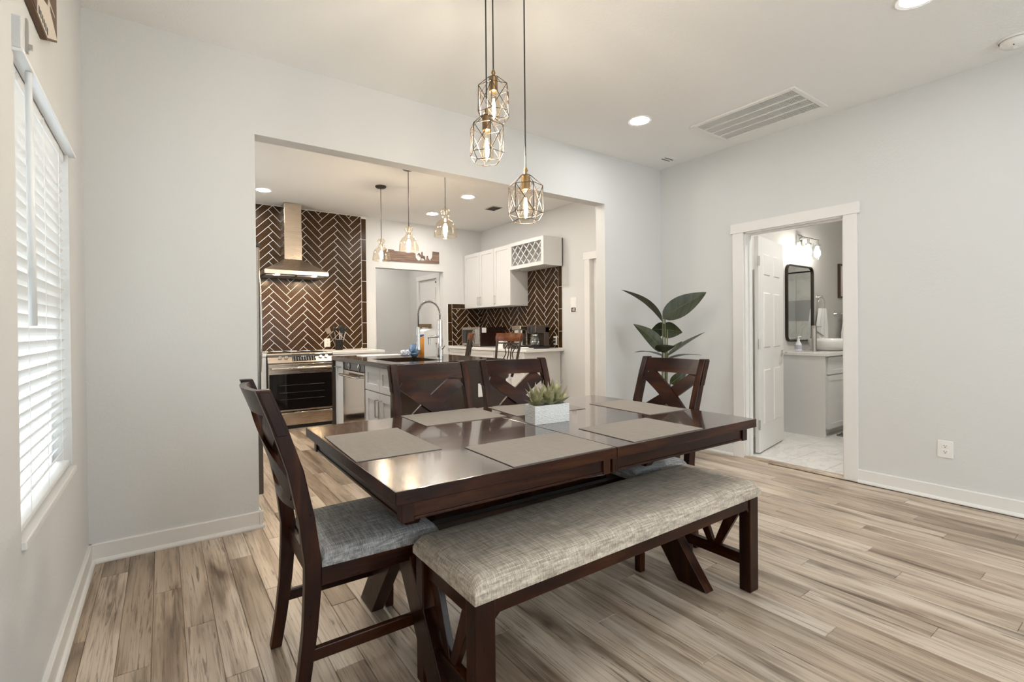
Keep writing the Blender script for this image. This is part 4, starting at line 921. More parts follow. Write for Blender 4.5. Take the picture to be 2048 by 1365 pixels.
# ------------------------------------------------------------------ glass pendants over the island
def pend(loc, label):
    t = thing('glass_pendant', label, 'pendant light', loc, 0, 'glass pendants over the island'); z0 = H-loc[2]
    obj('canopy', lathe(B(), [(0.062, z0), (0.062, z0-0.012), (0.05, z0-0.022), (0.01, z0-0.026)], 24), M_iron, t, smooth=True, auto=40)
    obj('cord', tube(B(), [(0, 0, z0-0.02), (0, 0, 0.235)], 0.0035, 6), M_black, t)
    obj('socket', lathe(B(), [(0.006, 0.245), (0.014, 0.235), (0.016, 0.19), (0.022, 0.185), (0.022, 0.155), (0.014, 0.15)], 16), M_nickel, t, smooth=True, auto=40)
    prof = [(0.012, 0.250), (0.030, 0.246), (0.041, 0.228), (0.041, 0.208), (0.028, 0.192), (0.032, 0.182), (0.040, 0.168), (0.036, 0.152), (0.050, 0.142), (0.072, 0.124), (0.088, 0.095), (0.096, 0.058), (0.100, 0.02), (0.100, 0.0)]
    obj('glass_shade', lathe(B(), prof, 32, caps=False), M_amber, t, smooth=True)
    obj('shade_rim', tube(B(), [(0.100*math.cos(2*PI*k/32), 0.100*math.sin(2*PI*k/32), 0.0) for k in range(32)], 0.0022, 5, closed=True), M_amber, t, smooth=True)
    obj('bulb', lathe(B(), [(0.010, 0.150), (0.014, 0.125), (0.027, 0.085), (0.031, 0.055), (0.024, 0.025), (0.008, 0.010)], 18), M_glass, t, smooth=True)
    obj('filament', lathe(B(), [(0.006, 0.115), (0.019, 0.085), (0.020, 0.05), (0.006, 0.025)], 7), M_filk, t, smooth=True)
pend((2.40, 2.11, 1.98), 'leftmost of the three glass bell pendants, farthest back over the island')
pend((2.40, 1.36, 1.985), 'middle glass bell pendant in front of the riders cut-out')
pend((2.40, 0.585, 2.005), 'rightmost and nearest of the three glass bell pendants')
# ------------------------------------------------------------------ dining table
TC = (1.682, -1.548); TR_ = R(-1.0); TZ = 0.76
tb = thing('dining_table', 'dark espresso wood trestle dining table with polished top', 'table', (TC[0], TC[1], 0), TR_)
hx, hy, sm_ = 0.864, 0.512, -0.045; tt = 0.038
for x0, x1 in ((-hx, sm_-0.0008), (sm_+0.0008, hx)): o = obj('tabletop_half', bx(x0, x1, -hy, hy, TZ-tt, TZ), M_wx, tb, bevel=0.003); o.data.materials.append(M_top); [setattr(p, 'material_index', 1) for p in o.data.polygons if p.normal.z > 0.9]
ai = 0.03; at_ = 0.022; az0, az1 = TZ-tt-0.052, TZ-tt
for s in (-1, 1):
    for x0, x1 in ((-hx+ai+0.035, sm_-0.004), (sm_+0.004, hx-ai-0.035)):
        y = s*(hy-ai-0.006); a = obj('apron', bx(x0, x1, min(y, y-s*at_), max(y, y-s*at_), az0, az1), M_wx, tb, bevel=0.002)
        yo = s*(hy-ai-0.002); obj('bead', bx(x0, x1, min(yo, yo-s*0.012), max(yo, yo-s*0.012), az0-0.006, az0+0.003), M_wx, a, bevel=0.002)
    x = s*(hx-ai-0.006); a = obj('apron', bx(min(x, x-s*at_), max(x, x-s*at_), -hy+ai+0.03, hy-ai-0.03, az0, az1), M_wy, tb, bevel=0.002)
    xo = s*(hx-ai-0.002); obj('bead', bx(min(xo, xo-s*0.012), max(xo, xo-s*0.012), -hy+ai+0.03, hy-ai-0.03, az0-0.006, az0+0.003), M_wy, a, bevel=0.002)
    for s2 in (-1, 1):
        cx_, cy_ = s*(hx-ai-0.016), s2*(hy-ai-0.016); obj('corner_block', bx(cx_-0.018, cx_+0.018, cy_-0.018, cy_+0.018, az0-0.008, az1), M_wz, tb, bevel=0.002)
    cy_ = s*(hy-ai-0.012)
    for dx in (-0.022, 0.022): obj('joint_block', bx(sm_+dx-0.016, sm_+dx+0.016, cy_-0.014, cy_+0.014, az0-0.008, az1), M_wz, tb, bevel=0.002)
for s in (-1, 1):
    xc = s*0.635
    for k in (-1, 1):
        f0, f1, g0, g1 = k*0.425, k*0.28, -k*0.09, -k*0.235
        xa, xb = (xc-0.028, xc+0.028) if k < 0 else (xc-0.026, xc+0.026)
        obj('cross_leg', prism(B(), [(f0, 0), (f1, 0), (g1, 0.675), (g0, 0.675)], 0, xa, xb), M_wz, tb, bevel=0.003)
    obj('cleat', bx(xc-0.05, xc+0.05, -0.40, 0.40, 0.675, TZ-tt), M_wy, tb, bevel=0.003)
obj('stretcher', bx(-0.61, 0.61, -0.02, 0.02, 0.352, 0.432), M_wx, tb, bevel=0.003)
for y in (-0.30, 0.30): obj('slide_rail', bx(-0.6, 0.6, y-0.018, y+0.018, 0.690, 0.722), M_wx, tb, bevel=0.002)

def placemat(name, pts, label):
    c = Vector((sum(p[0] for p in pts)/4, sum(p[1] for p in pts)/4, TZ)); bm = B()
    prism(bm, [(p[0]-c.x, p[1]-c.y) for p in pts], 2, 0.0002, 0.0026)
    o = obj('placemat', bm, M_mat_, bevel=0.0006); o.location = c; tag(o, label, 'placemat', 'taupe placemats on the dining table')
def rect(cx_, cy_, w_, h_, a):
    a = R(a); u_ = (math.cos(a), math.sin(a)); v_ = (-math.sin(a), math.cos(a))
    return [(cx_+s*u_[0]*w_/2+q*v_[0]*h_/2, cy_+s*u_[1]*w_/2+q*v_[1]*h_/2) for s, q in ((-1, -1), (1, -1), (1, 1), (-1, 1))]
placemat('a', rect(0.980, -1.489, 0.300, 0.44, -2.5), 'taupe placemat at the left end of the table in front of the near chair')
placemat('b', rect(1.470, -1.176, 0.415, 0.305, -2), 'taupe placemat in front of the chair by the island cabinets')
placemat('c', rect(1.406, -1.897, 0.430, 0.300, -1), 'taupe placemat on the near side, left one above the bench')
placemat('d', rect(1.944, -1.904, 0.415, 0.295, -1.5), 'taupe placemat on the near side, right one above the bench')
placemat('e', rect(1.935, -1.235, 0.415, 0.300, -6), 'taupe placemat behind the planter')
placemat('f', rect(2.385, -1.520, 0.275, 0.42, -3), 'taupe placemat at the right end of the table by the plant-side chair')

# ------------------------------------------------------------------ planter with agaves
pt = thing('agave_planter', 'white textured rectangular planter with three small agaves on the table', 'planter', (1.740, -1.553, TZ), R(-6))
hw, hd, hh_ = 0.092, 0.042, 0.082
bm = B(); o_ = [(-hw, -hd), (hw, -hd), (hw, hd), (-hw, hd)]; i_ = [(-hw+.007, -hd+.007), (hw-.007, -hd+.007), (hw-.007, hd-.007), (-hw+.007, hd-.007)]
loft(bm, [[(p[0], p[1], 0) for p in o_], [(p[0], p[1], hh_) for p in o_], [(p[0], p[1], hh_) for p in i_], [(p[0], p[1], hh_-0.02) for p in i_]])
obj('trough', bm, M_planter, pt, bevel=0.0012)
random.seed(8); bm = B()
for k in range(90):
    s_ = random.uniform(0.004, 0.008); b2 = bmesh.ops.create_icosphere(bm, subdivisions=1, radius=s_)
    bmesh.ops.translate(bm, verts=b2['verts'], vec=(random.uniform(-hw+.014, hw-.014), random.uniform(-hd+.014, hd-.014), hh_-0.014+random.uniform(0, 0.006)))
o = obj('pebbles', bm, M_pebble, pt); o['kind'] = 'stuff'
def leafblade(bm, base_, d, length, width, curl, thick=0.004, droop=0.0):
    """pointed succulent leaf: base_ point, d horizontal azimuth (rad), rises with curl"""
    az, el = d; n_ = 8; rings = []; p = Vector(base_); e = el
    for k in range(n_+1):
        t_ = k/n_; w_ = width*(0.55+0.9*t_-1.45*t_*t_ + 0.0) if t_ < 0.98 else 0.0008
        w_ = max(width*(0.62+1.25*t_*(1-t_)*1.6)*(1-t_**2.2), 0.0007)
        dirv = Vector((math.cos(az)*math.cos(e), math.sin(az)*math.cos(e), math.sin(e))); side = Vector((-math.sin(az), math.cos(az), 0)); up = side.cross(dirv)*-1
        th = thick*(1-0.85*t_)
        rings.append([p-side*w_/2+up*w_*0.20, p+up*th*0.3, p+side*w_/2+up*w_*0.20, p-up*th])
        p = p + dirv*length/n_; e += curl/n_
    return loft(bm, rings)
random.seed(21)
for ai_, (ax, ay, sc, tilt) in enumerate(((-0.058, -0.004, 1.0, 0), (0.002, -0.010, 0.95, 0), (0.058, 0.006, 1.0, 0))):
    core = obj('agave', lathe(B(), [(0.006, 0), (0.013, 0.012), (0.010, 0.035), (0.002, 0.05)], 8, (ax, ay, hh_-0.008)), M_agave, pt, smooth=True)
    for ring_, (n_, el, ln, wd) in enumerate(((4, 0.55, 0.080, 0.038), (4, 0.95, 0.095, 0.034), (3, 1.28, 0.098, 0.025))):
        for k in range(n_):
            az = 2*PI*k/n_ + ring_*0.6 + ai_*0.9 + random.uniform(-0.2, 0.2)
            obj('leaf', leafblade(B(), (ax+0.006*math.cos(az), ay+0.006*math.sin(az), hh_-0.006+ring_*0.006), (az, el+random.uniform(-0.12, 0.1)), ln*sc*random.uniform(0.88, 1.12), wd, random.uniform(-0.15, 0.35)), M_agave, core, smooth=True, auto=60)

# ------------------------------------------------------------------ dining chairs
def make_chair(label):
    t = thing('dining_chair', label, 'chair', (0, 0, 0), 0, 'cross-back dining chairs at the table')
    prof = [(-0.252, 0.0, 0.019), (-0.232, 0.12, 0.020), (-0.215, 0.25, 0.022), (-0.206, 0.38, 0.025), (-0.205, 0.46, 0.025), (-0.222, 0.60, 0.024), (-0.252, 0.75, 0.023), (-0.300, 0.90, 0.022), (-0.340, 1.005, 0.021)]
    def bxz(z):
        for (xa, za, _), (xb, zb, _) in zip(prof, prof[1:]):
            if z <= zb: return xa+(xb-xa)*(z-za)/(zb-za)
        return prof[-1][0]
    hwid = 0.215
    for s in (-1, 1):
        y0, y1 = sorted((s*hwid, s*(hwid-0.036)))
        rings = [[(x-h_, y0, z), (x+h_, y0, z), (x+h_, y1, z), (x-h_, y1, z)] for x, z, h_ in prof]
        lg = obj('leg', loft(B(), rings), M_wz, t, bevel=0.003)
        yb0, yb1 = sorted((s*hwid, s*(hwid+0.007)))
        rings = [[(bxz(z)-0.016, yb0, z), (bxz(z)+0.014, yb0, z), (bxz(z)+0.014, yb1, z), (bxz(z)-0.016, yb1, z)] for z in (0.865, 0.93, 0.998)]
        obj('side_block', loft(B(), rings), M_wz, lg, bevel=0.002)
        rings = [[(0.198-h_, s*0.218-h_, z), (0.198+h_, s*0.218-h_, z), (0.198+h_, s*0.218+h_, z), (0.198-h_, s*0.218+h_, z)] for z, h_ in ((0, 0.017), (0.39, 0.021), (0.44, 0.021))]
        obj('leg', loft(B(), rings), M_wz, t, bevel=0.003)
        y0, y1 = sorted((s*0.205, s*0.185)); obj('seat_rail', bx(-0.18, 0.18, y0, y1, 0.378, 0.440), M_wx, t, bevel=0.003)
        obj('stretcher', bx(-0.212, 0.182, s*0.205-0.010, s*0.205+0.010, 0.155, 0.195), M_wx, t, bevel=0.004)
    obj('seat_rail', bx(0.185, 0.207, -0.197, 0.197, 0.378, 0.440), M_wy, t, bevel=0.003)
    obj('seat_rail', bx(-0.205, -0.185, -0.18, 0.18, 0.378, 0.440), M_wy, t, bevel=0.003)
    yi = hwid-0.034; bow = lambda y: 0.030*(1-(y/yi)**2)
    def curved(z0, z1, th, n_=12, nz_=3):
        bm = B(); rings = []
        for k in range(n_+1):
            y = -yi+2*yi*k/n_; zs = [z0+(z1-z0)*j/nz_ for j in range(nz_+1)]
            rings.append([(bxz(z)-bow(y)+th/2, y, z) for z in zs] + [(bxz(z)-bow(y)-th/2, y, z) for z in reversed(zs)])
        return loft(bm, rings)
    obj('crest_rail', curved(0.918, 0.998, 0.022), M_wy, t, smooth=True, auto=40)
    obj('lower_back_rail', curved(0.615, 0.668, 0.022), M_wy, t, smooth=True, auto=40)
    for s in (-1, 1):
        a, b_ = Vector((0, -s*(yi-0.020), 0.910)), Vector((0, s*(yi-0.020), 0.672)); d_ = (b_-a).normalized(); pn = Vector((0, -d_.z, d_.y)); bm = B(); rings = []
        for k in range(15):
            p = a+(b_-a)*k/14; off = 0.006*s; r_ = []
            for q_, xx in ((-0.036, 0.008), (0.036, 0.008), (0.036, -0.008), (-0.036, -0.008)):
                y, z = p.y+pn.y*q_, p.z+pn.z*q_; y = max(-yi, min(yi, y)); z = max(0.64, min(0.935, z)); r_.append((bxz(z)-bow(y)+xx+off, y, z))
            rings.append(r_)
        obj('cross_slat', loft(bm, rings), M_wy, t, smooth=True, auto=40)
    obj('seat_cushion', cushion(B(), -0.178, 0.228, -0.222, 0.222, 0.438, 0.487, 0.035, 0.010, taper=0.06), M_linen2, t, smooth=True, auto=50)
    return t
chA = make_chair('dark cross-back dining chair nearest the window at the left table end')
dup(chA, (1.452, -1.232, 0), R(-95.0), 'dark cross-back dining chair in front of the island cabinet doors')
dup(chA, (1.962, -1.258, 0), R(-98.5), 'dark cross-back dining chair behind the planter on the far side')
dup(chA, (2.424, -1.468, 0), R(177), 'dark cross-back dining chair at the right table end by the potted plant')
chA.location = (0.905, -1.455, 0); chA.rotation_euler = (0, 0, R(-1))

# ------------------------------------------------------------------ bench
bn = thing('dining_bench', 'long dark wood dining bench with tan-grey linen cushion in front of the table', 'bench', (1.764, -1.904, 0))
bxh, byh = 0.748, 0.193
for s in (-1, 1):
    for s2 in (-1, 1):
        cx_, cy_ = s*(bxh-0.034), s2*(byh-0.030)
        lg = obj('leg', bx(cx_-0.034, cx_+0.034, cy_-0.026, cy_+0.026, 0, 0.425), M_wz, bn, bevel=0.004)
        if s2 < 0: obj('peg', bx(min(s*bxh, s*(bxh+0.02)), max(s*bxh, s*(bxh+0.02)), cy_-0.012, cy_+0.018, 0.095, 0.140), M_wz, lg, bevel=0.003)
    xc = s*(bxh-0.034)
    obj('end_rail', bx(xc-0.016, xc+0.016, -byh+0.056, byh-0.056, 0.355, 0.425), M_wy, bn, bevel=0.003)
    obj('lower_rail', bx(xc-0.016, xc+0.016, -byh+0.056, byh-0.056, 0.105, 0.155), M_wy, bn, bevel=0.003)
    for s2 in (-1, 1):
        obj('brace', prism(B(), [(0.0, 0.155), (s2*0.034, 0.155), (s2*(byh-0.057), 0.355), (s2*(byh-0.115), 0.355)], 0, xc-0.011+0.001*s2, xc+0.011+0.001*s2), M_wz, bn, bevel=0.002)
    bm = prism(B(), [(-bxh+0.068, 0.355), (-bxh+0.088, 0.372), (bxh-0.088, 0.372), (bxh-0.068, 0.355), (bxh-0.068, 0.425), (-bxh+0.068, 0.425)], 1, *sorted((s*(byh-0.010), s*(byh-0.034))))
    obj('side_rail', bm, M_wx, bn, bevel=0.002)
obj('cushion', cushion(B(), -bxh-0.006, bxh+0.006, -byh-0.006, byh+0.006, 0.424, 0.492, 0.045, 0.006), M_linen, bn, smooth=True, auto=55)

# ------------------------------------------------------------------ pendant cluster over the table
pc_ = thing('pendant_cluster', 'black geometric cage pendant cluster with Edison bulbs over the table', 'pendant light', (1.562, -1.475, H))
cn = obj('canopy', lathe(B(), [(0.145, 0), (0.145, -0.02), (0.13, -0.028), (0.02, -0.030)], 36), M_blackmetal, pc_, smooth=True, auto=40)
def cage(px, py, z0, rz):
    c = Vector((px, py, 0)); L = H
    obj('cord', tube(B(), [(px, py, H-0.028), (px, py, z0+0.225)], 0.0032, 6), M_black, pc_, world=True)
    obj('finial', lathe(B(), [(0.003, z0+0.235), (0.007, z0+0.228), (0.010, z0+0.218), (0.006, z0+0.210), (0.010, z0+0.203), (0.010, z0+0.195)], 12, (px, py, 0)), M_brass, pc_, world=True, smooth=True)
    obj('socket', lathe(B(), [(0.010, z0+0.197), (0.0195, z0+0.195), (0.0195, z0+0.135), (0.015, z0+0.132)], 18, (px, py, 0)), M_brass, pc_, world=True, smooth=True, auto=40)
    hexp = lambda r_, z: [Vector((px+r_*math.cos(rz+2*PI*k/6), py+r_*math.sin(rz+2*PI*k/6), z)) for k in range(6)]
    a, b_, c_, d_ = hexp(0.022, z0+0.197), hexp(0.074, z0+0.150), hexp(0.076, z0+0.032), hexp(0.056, z0+0.0); bm = B(); wr_ = 0.0016
    def seg(p, q): tube(bm, [p, q], wr_, 5)
    for k in range(6):
        j = (k+1) % 6
        seg(a[k], a[j]); seg(a[k], b_[k]); seg(b_[k], b_[j]); seg(b_[k], c_[k]); seg(c_[k], c_[j]); seg(c_[k], d_[k]); seg(d_[k], d_[j]); seg(b_[k], c_[j]); seg(b_[j], c_[k])
    obj('wire_cage', bm, M_iron, pc_, world=True)
    bu = obj('bulb', lathe(B(), [(0.013, z0+0.135), (0.016, z0+0.115), (0.029, z0+0.070), (0.0315, z0+0.045), (0.026, z0+0.018), (0.012, z0+0.003), (0.002, z0)], 20, (px, py, 0)), M_amber, pc_, world=True, smooth=True)
    fm = B()
    fm.free(); fm = tube(B(), [(px, py, z0+0.10), (px, py, z0+0.066), (px, py, z0+0.032)], [0.004, 0.009, 0.006], 6)
    obj('filament', fm, M_fil, bu, world=True)
cage(1.570, -1.398, 2.122, 0.86); cage(1.487, -1.465, 1.903, 0.15); cage(1.623, -1.560, 1.645, 0.3)

# ------------------------------------------------------------------ corner plant
pl_ = thing('potted_plant', 'tall artificial banana-leaf plant in the corner behind the chair', 'plant', (3.99, -0.51, 0))
obj('pot', lathe(B(), [(0.11, 0), (0.13, 0.02), (0.16, 0.26), (0.165, 0.28), (0.15, 0.28), (0.145, 0.25)], 28), M_blackmetal, pl_, smooth=True, auto=40)
obj('soil', lathe(B(), [(0.146, 0.245), (0.146, 0.25)], 24), mat('soil', (0.04, 0.03, 0.02), 0.9), pl_)
RV = Vector((0.823, -0.568, 0)); FV = Vector((0.568, 0.823, 0))
def pz(a, d, z): v_ = RV*a + FV*d; return Vector((v_.x, v_.y, z))
for k, (a0, d0, a1, d1, z1) in enumerate(((-0.02, 0.0, -0.005, 0.0, 1.28), (0.015, 0.01, 0.012, 0.0, 1.26), (0.0, -0.02, 0.03, -0.01, 1.16), (-0.02, -0.01, -0.02, -0.02, 1.0), (0.02, 0.02, 0.035, 0.0, 0.95), (0.0, 0.0, 0.05, -0.02, 0.70))):
    obj('stem', tube(B(), [pz(a0, d0, 0.24), pz((a0+a1)/2, (d0+d1)/2, 0.7 if z1 > 0.8 else 0.5), pz(a1, d1, z1)], [0.010, 0.008, 0.005], 7), M_stem, pl_, smooth=True)
def leaf(b_, tip, width, nrm, fold=0.25, sag=0.05, n_=14):
    """broad ribbed leaf from base point to tip; nrm = facing direction of the blade, fold = v-fold along the midrib"""
    b_, tip, nrm = Vector(b_), Vector(tip), Vector(nrm).normalized(); ax = (tip-b_); side = ax.cross(nrm).normalized(); nn = side.cross(ax).normalized(); bm = B(); rings = []
    for k in range(n_+1):
        t_ = k/n_; w_ = width*max(math.sin(PI*min(t_*1.0, 1)**0.75)**0.8, 0.012)*(1-0.25*t_); mid = b_+ax*t_ + nn*sag*math.sin(PI*t_)
        th = 0.0022; row = []
        for q_ in (-1, -0.5, 0, 0.5, 1): row.append(mid + side*q_*w_/2 + nn*abs(q_)*fold*w_/2 + nn*0.004*math.sin(t_*44)*abs(q_))
        rings.append(row + [p - nn*th for p in reversed(row)])
    lf_ = obj('leaf', loft(bm, rings), M_leafdark, pl_, smooth=True, auto=50)
    rib = tube(B(), [b_+ax*t_+nn*(sag*math.sin(PI*t_)+0.0015) for t_ in (0, .25, .5, .75, .95)], [0.004, 0.0035, 0.003, 0.002, 0.001], 5); obj('midrib', rib, M_stem, lf_, smooth=True)
CAM = -FV
leaf(pz(-0.012, 0, 1.235), pz(-0.35, 0.08, 1.525), 0.17, (0.1, -0.1, 1.0), 0.55, 0.03)
leaf(pz(-0.01, 0, 1.262), pz(0.37, -0.03, 1.488), 0.20, CAM*0.85+UZ*0.35, 0.25, 0.03)
leaf(pz(-0.02, 0.03, 1.165), pz(0.155, -0.03, 1.135), 0.165, CAM*0.9-UZ*0.2, 0.12, -0.02)
leaf(pz(0.03, 0.04, 1.155), pz(-0.105, 0.0, 1.165), 0.15, CAM*0.9-UZ*0.2, 0.12, -0.02)
leaf(pz(-0.02, -0.02, 0.965), pz(-0.255, 0.05, 1.215), 0.155, CAM*0.8+UZ*0.5, 0.2, 0.04)
leaf(pz(0.0, -0.02, 0.955), pz(0.02, -0.32, 1.02), 0.25, UZ*0.55+CAM*0.8, 0.3, 0.03)
leaf(pz(0.035, 0, 0.93), pz(0.385, 0.05, 1.135), 0.16, RV*-0.5+UZ*0.85, 0.1, 0.01)
leaf(pz(-0.02, 0, 0.93), pz(-0.275, -0.05, 0.965), 0.16, (0, 0, 1), 0.08, 0.02)
leaf(pz(0.03, 0, 0.90), pz(0.335, 0, 0.932), 0.15, (0, 0, 1), 0.08, 0.02)
leaf(pz(0.05, -0.02, 0.68), pz(0.19, -0.06, 0.81), 0.10, CAM*0.9+UZ*0.2, 0.2, 0.02)

# ------------------------------------------------------------------ bathroom
vn = thing('bathroom_vanity', 'white bathroom vanity cabinet seen through the open door', 'cabinet', (6.75, -0.76, 0))
vx0, vx1, vy0, vy1 = 6.0, 7.5, -1.0, BY-0.005
obj('side_panel', bx(vx0, vx0+0.02, vy0, vy1, 0.0, 0.862), M_white, vn, world=True)
obj('body', bx(vx0+0.02, vx1, vy0+0.02, vy1, 0.09, 0.862), M_white, vn, world=True)
obj('toe_kick', bx(vx0+0.02, vx1, vy0+0.08, vy1, 0.0, 0.09), M_white, vn, world=True)
for a0, a1 in ((vx0+0.08, 6.72), (6.73, 7.45)):
    shaker(vn, '-y', a0, a1, 0.09, 0.655, vy0+0.02, name='door'); shaker(vn, '-y', a0, a1, 0.67, 0.85, vy0+0.02, name='drawer', rail=0.045)
single('vanity_countertop', bx(vx0-0.012, vx1+0.01, vy0-0.03, vy1, 0.864, 0.90), M_quartz, 'white stone top of the bathroom vanity', 'countertop', bevel=0.004)
sb = thing('vessel_sink', 'white round vessel sink on the bathroom vanity', 'sink', (6.62, -0.80, 0.90))
obj('bowl', lathe(B(), [(0.12, 0), (0.15, 0.008), (0.19, 0.05), (0.205, 0.10), (0.208, 0.135), (0.200, 0.137), (0.195, 0.10), (0.17, 0.05), (0.10, 0.02), (0.02, 0.015)], 36), M_ceramic, sb, smooth=True)
obj('drain', lathe(B(), [(0.025, 0.016), (0.025, 0.019), (0.008, 0.018)], 14), M_chrome, sb)
ft = thing('bathroom_faucet', 'tall brushed nickel vessel faucet left of the white bowl', 'faucet', (6.24, -0.80, 0.90))
obj('column', lathe(B(), [(0.026, 0), (0.026, 0.255), (0.0255, 0.257), (0.0255, 0.259), (0.026, 0.261), (0.026, 0.285), (0.01, 0.287)], 24), M_nickel, ft, smooth=True, auto=35)
obj('spout', tube(B(), [(0.01, -0.005, 0.225), (0.135, -0.03, 0.168)], 0.0135, 12), M_nickel, ft, smooth=True, auto=40)
obj('lever', tube(B(), [(0.02, 0, 0.272), (0.13, -0.02, 0.275)], 0.004, 8), M_nickel, ft, smooth=True)
so = thing('soap_dispenser', 'clear pump soap bottle on the vanity beside the faucet', 'soap bottle', (6.10, -0.70, 0.90))
obj('bottle', lathe(B(), [(0.030, 0), (0.036, 0.01), (0.037, 0.05), (0.030, 0.09), (0.014, 0.115), (0.012, 0.125)], 20), mat('clear_soap', (0.80, 0.81, 0.84), 0.1, spec=0.6), so, smooth=True)
obj('label_print', lathe(B(), [(0.0373, 0.03), (0.0378, 0.05), (0.0345, 0.075)], 20, caps=False), mat('soap_label', (0.42, 0.42, 0.48), 0.4), so, smooth=True)
obj('pump', lathe(B(), [(0.014, 0.12), (0.014, 0.138), (0.005, 0.14), (0.005, 0.162), (0.012, 0.163), (0.012, 0.170)], 12), M_plate, so, smooth=True, auto=40)
obj('nozzle', tube(B(), [(0, 0, 0.166), (0.045, -0.01, 0.163)], 0.005, 8), M_plate, so)
mr = thing('vanity_mirror', 'rounded rectangular black-framed mirror above the vanity', 'mirror', (6.565, BY, 1.0))
def rrect(x0, x1, z0, z1, r_, n_=8):
    P_ = []
    for cx_, cz_, a0 in ((x1-r_, z1-r_, 0), (x0+r_, z1-r_, 90), (x0+r_, z0+r_, 180), (x1-r_, z0+r_, 270)):
        for k in range(n_+1): a = R(a0+90*k/n_); P_.append((cx_+r_*math.cos(a), cz_+r_*math.sin(a)))
    return P_
oo, ii = rrect(6.232, 6.90, 1.003, 1.90, 0.075), rrect(6.247, 6.885, 1.018, 1.885, 0.062); bm = B()
loft(bm, [[(p[0], BY-0.002, p[1]) for p in oo], [(p[0], BY-0.032, p[1]) for p in oo], [(p[0], BY-0.032, p[1]) for p in ii], [(p[0], BY-0.014, p[1]) for p in ii]], caps=False)
obj('frame', bm, mat('mirror_frame', (0.035, 0.026, 0.018), 0.3, 0.5), mr, world=True, smooth=True, auto=30)
bm = B(); prism(bm, rrect(6.240, 6.892, 1.011, 1.892, 0.068), 1, BY-0.016, BY-0.004); obj('glass', bm, M_mirror, mr, world=True)
vl = thing('vanity_light', 'three-light chrome vanity fixture with clear glass shades above the mirror', 'wall light', (6.56, BY, 2.20))
obj('backplate', bx(6.50, 6.62, BY-0.025, BY-0.001, 2.13, 2.27), M_chrome, vl, world=True, bevel=0.004)
obj('arm', tube(B(), [(6.56, BY-0.02, 2.215), (6.56, BY-0.11, 2.215)], 0.010, 8), M_chrome, vl, world=True)
obj('crossbar', tube(B(), [(6.30, BY-0.11, 2.215), (6.83, BY-0.11, 2.215)], 0.007, 8), M_chrome, vl, world=True)
for x in (6.33, 6.565, 6.80):
    so_ = obj('socket', lathe(B(), [(0.012, 2.215), (0.012, 2.16), (0.030, 2.155), (0.030, 2.135), (0.018, 2.132)], 16, (x, BY-0.11, 0)), M_chrome, vl, world=True, smooth=True, auto=40)
    obj('glass_shade', lathe(B(), [(0.03, 2.150), (0.056, 2.146), (0.056, 1.985), (0.053, 1.985), (0.053, 2.143)], 24, (x, BY-0.11, 0), caps=False), M_glass, so_, world=True, smooth=True, auto=50)
    obj('bulb', lathe(B(), [(0.014, 2.135), (0.018, 2.11), (0.032, 2.075), (0.034, 2.05), (0.024, 2.022), (0.004, 2.015)], 9, (x, BY-0.11, 0)), M_vanbulb, so_, world=True, smooth=True)
tr = thing('towel_ring', 'chrome towel ring on the bathroom wall right of the mirror', 'towel ring', (7.06, BY, 1.54))
obj('mount', lathe(B(), [(0.032, 0), (0.026, 0.012), (0.012, 0.025), (0.012, 0.05), (0.02, 0.055)], 16, (0, -0.001, 0), M=ROTX), M_chrome, tr, smooth=True, auto=50)
obj('ring', tube(B(), [(0.085*math.sin(2*PI*k/28), -0.05, -0.085+0.085*math.cos(2*PI*k/28)) for k in range(28)], 0.005, 7, closed=True), M_chrome, tr, smooth=True)
def towel(name, label, c, w_, ln, folds, th, flare=0.0):
    bm = B(); rings = []; n_ = 20
    for k in range(n_+1):
        t_ = k/n_; z = c[2]-ln*t_; wd = w_*(0.55+0.45*min(1, t_*2.2))*(1+flare*t_); row = []
        for j in range(25): a = j/24; x = (a-0.5)*wd; row.append((c[0]+x, c[1]-th*(0.6+0.4*math.sin(a*folds*PI+0.7)) , z + (0.012*math.sin(a*7) if k == n_ else 0)))
        rings.append(row + [(p[0], c[1]+th*0.5*(0.6+0.4*math.sin(i*0.5)), p[2]) for i, p in enumerate(reversed(row))])
    return single(name, loft(bm, rings), M_towel, label, 'towel', smooth=True, auto=60)
towel('hand_towel', 'white hand towel hanging from the towel ring', (7.06, BY-0.05, 1.40), 0.26, 0.46, 5, 0.035, 0.08)
tbx = thing('towel_bar', 'chrome towel bar at the edge of the bathroom doorway view', 'towel bar', (7.85, BY, 1.34))
for x in (7.56, 8.14): obj('post', lathe(B(), [(0.024, 0), (0.018, 0.012), (0.011, 0.03), (0.011, 0.06), (0.016, 0.075)], 14, (x, BY-0.001, 1.34), M=ROTX), M_chrome, tbx, world=True, smooth=True, auto=50)
obj('bar', tube(B(), [(7.56, BY-0.065, 1.34), (8.14, BY-0.065, 1.34)], 0.008, 10), M_chrome, tbx, world=True, smooth=True)
towel('bath_towel', 'white bath towel draped over the towel bar', (7.82, BY-0.075, 1.36), 0.46, 0.60, 6, 0.05)
pf = thing('picture_frame', 'dark brown box picture frame half hidden by the bathroom door casing', 'picture frame', (7.88, BY, 1.55))
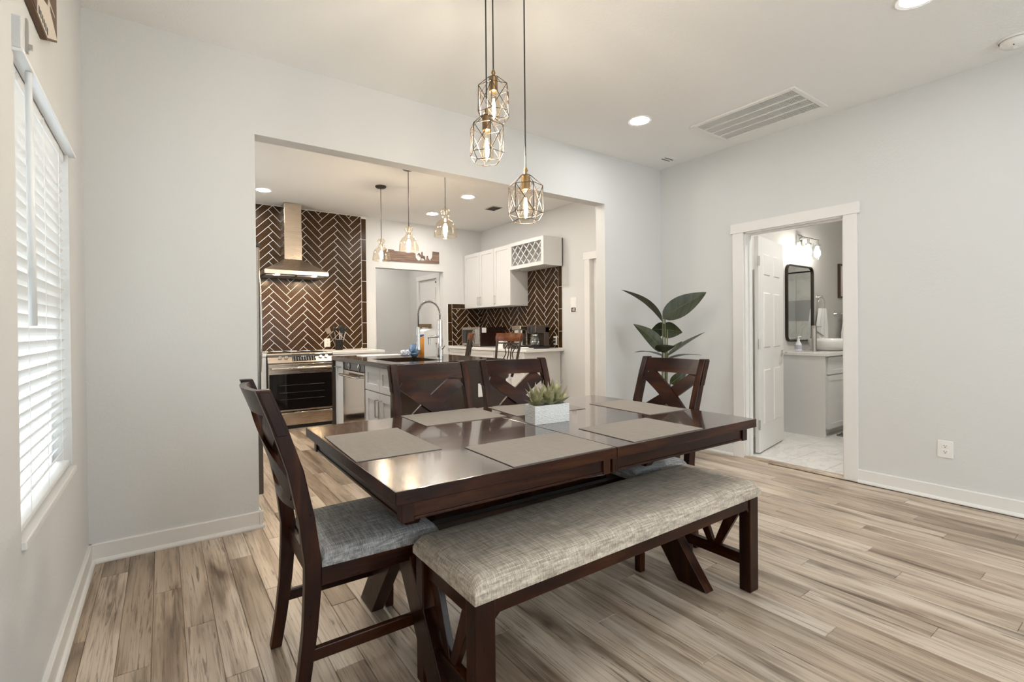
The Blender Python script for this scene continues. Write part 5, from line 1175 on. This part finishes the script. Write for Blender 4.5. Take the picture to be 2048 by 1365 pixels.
for a in ((7.665, 7.688, 1.55, 2.0), (8.06, 8.083, 1.55, 2.0), (7.688, 8.06, 1.55, 1.573), (7.688, 8.06, 1.977, 2.0)): obj('frame_side', bx(a[0], a[1], BY-0.03, BY-0.001, a[2], a[3]), mat('walnut_frame', (0.06, 0.028, 0.012), 0.4), pf, world=True)
obj('print', bx(7.688, 8.06, BY-0.012, BY-0.002, 1.573, 1.977), mat('print_paper', (0.78, 0.76, 0.72), 0.6), pf, world=True)
random.seed(5); bm = B()
for k in range(1500):
    x, y = random.uniform(0, 0.75), random.uniform(0, 0.5); hgt = random.uniform(0.012, 0.03); dx, dy = random.uniform(-0.012, 0.012), random.uniform(-0.012, 0.012); s_ = 0.006
    v1, v2, v3, v4 = bm.verts.new((x-s_, y, 0)), bm.verts.new((x+s_, y, 0)), bm.verts.new((x, y+s_, 0)), bm.verts.new((x+dx, y+dy, hgt))
    for f in ((v1, v2, v4), (v2, v3, v4), (v3, v1, v4)): bm.faces.new(f)
rug = thing('bath_mat', 'shaggy grey bath mat on the bathroom tile', 'bath mat', (6.22, -1.52, 0.010))
obj('backing', bx(0, 0.75, 0, 0.5, 0, 0.006), mat('mat_grey', (0.16, 0.15, 0.14), 0.95), rug)
bm.transform(Matrix.Translation((0, 0, 0.006))); o = obj('pile', bm, mat('mat_grey', (0.16, 0.15, 0.14), 0.95), rug); o['kind'] = 'stuff'
gl = thing('shower_screen', 'glass shower screen hung from a dark rail, reflected in the vanity mirror', 'shower screen', (8.12, -1.6, 0.010))
obj('pane', bx(8.116, 8.124, -2.6, -1.25, 0.03, 2.06), M_glass, gl, world=True)
rl_ = obj('rail', tube(B(), [(8.10, -2.69, 1.98), (8.10, BY-0.002, 1.98)], 0.011, 8), M_blackmetal, gl, world=True)
for z in (1.93, 2.05): obj('roller', tube(B(), [(8.09, -1.42+0.04*math.cos(2*PI*k/20), z+0.04*math.sin(2*PI*k/20)) for k in range(20)], 0.010, 6, closed=True), M_blackmetal, rl_, world=True, smooth=True)
obj('sill_track', bx(8.105, 8.135, -2.69, BY-0.002, 0.010, 0.03), M_chrome, gl, world=True)
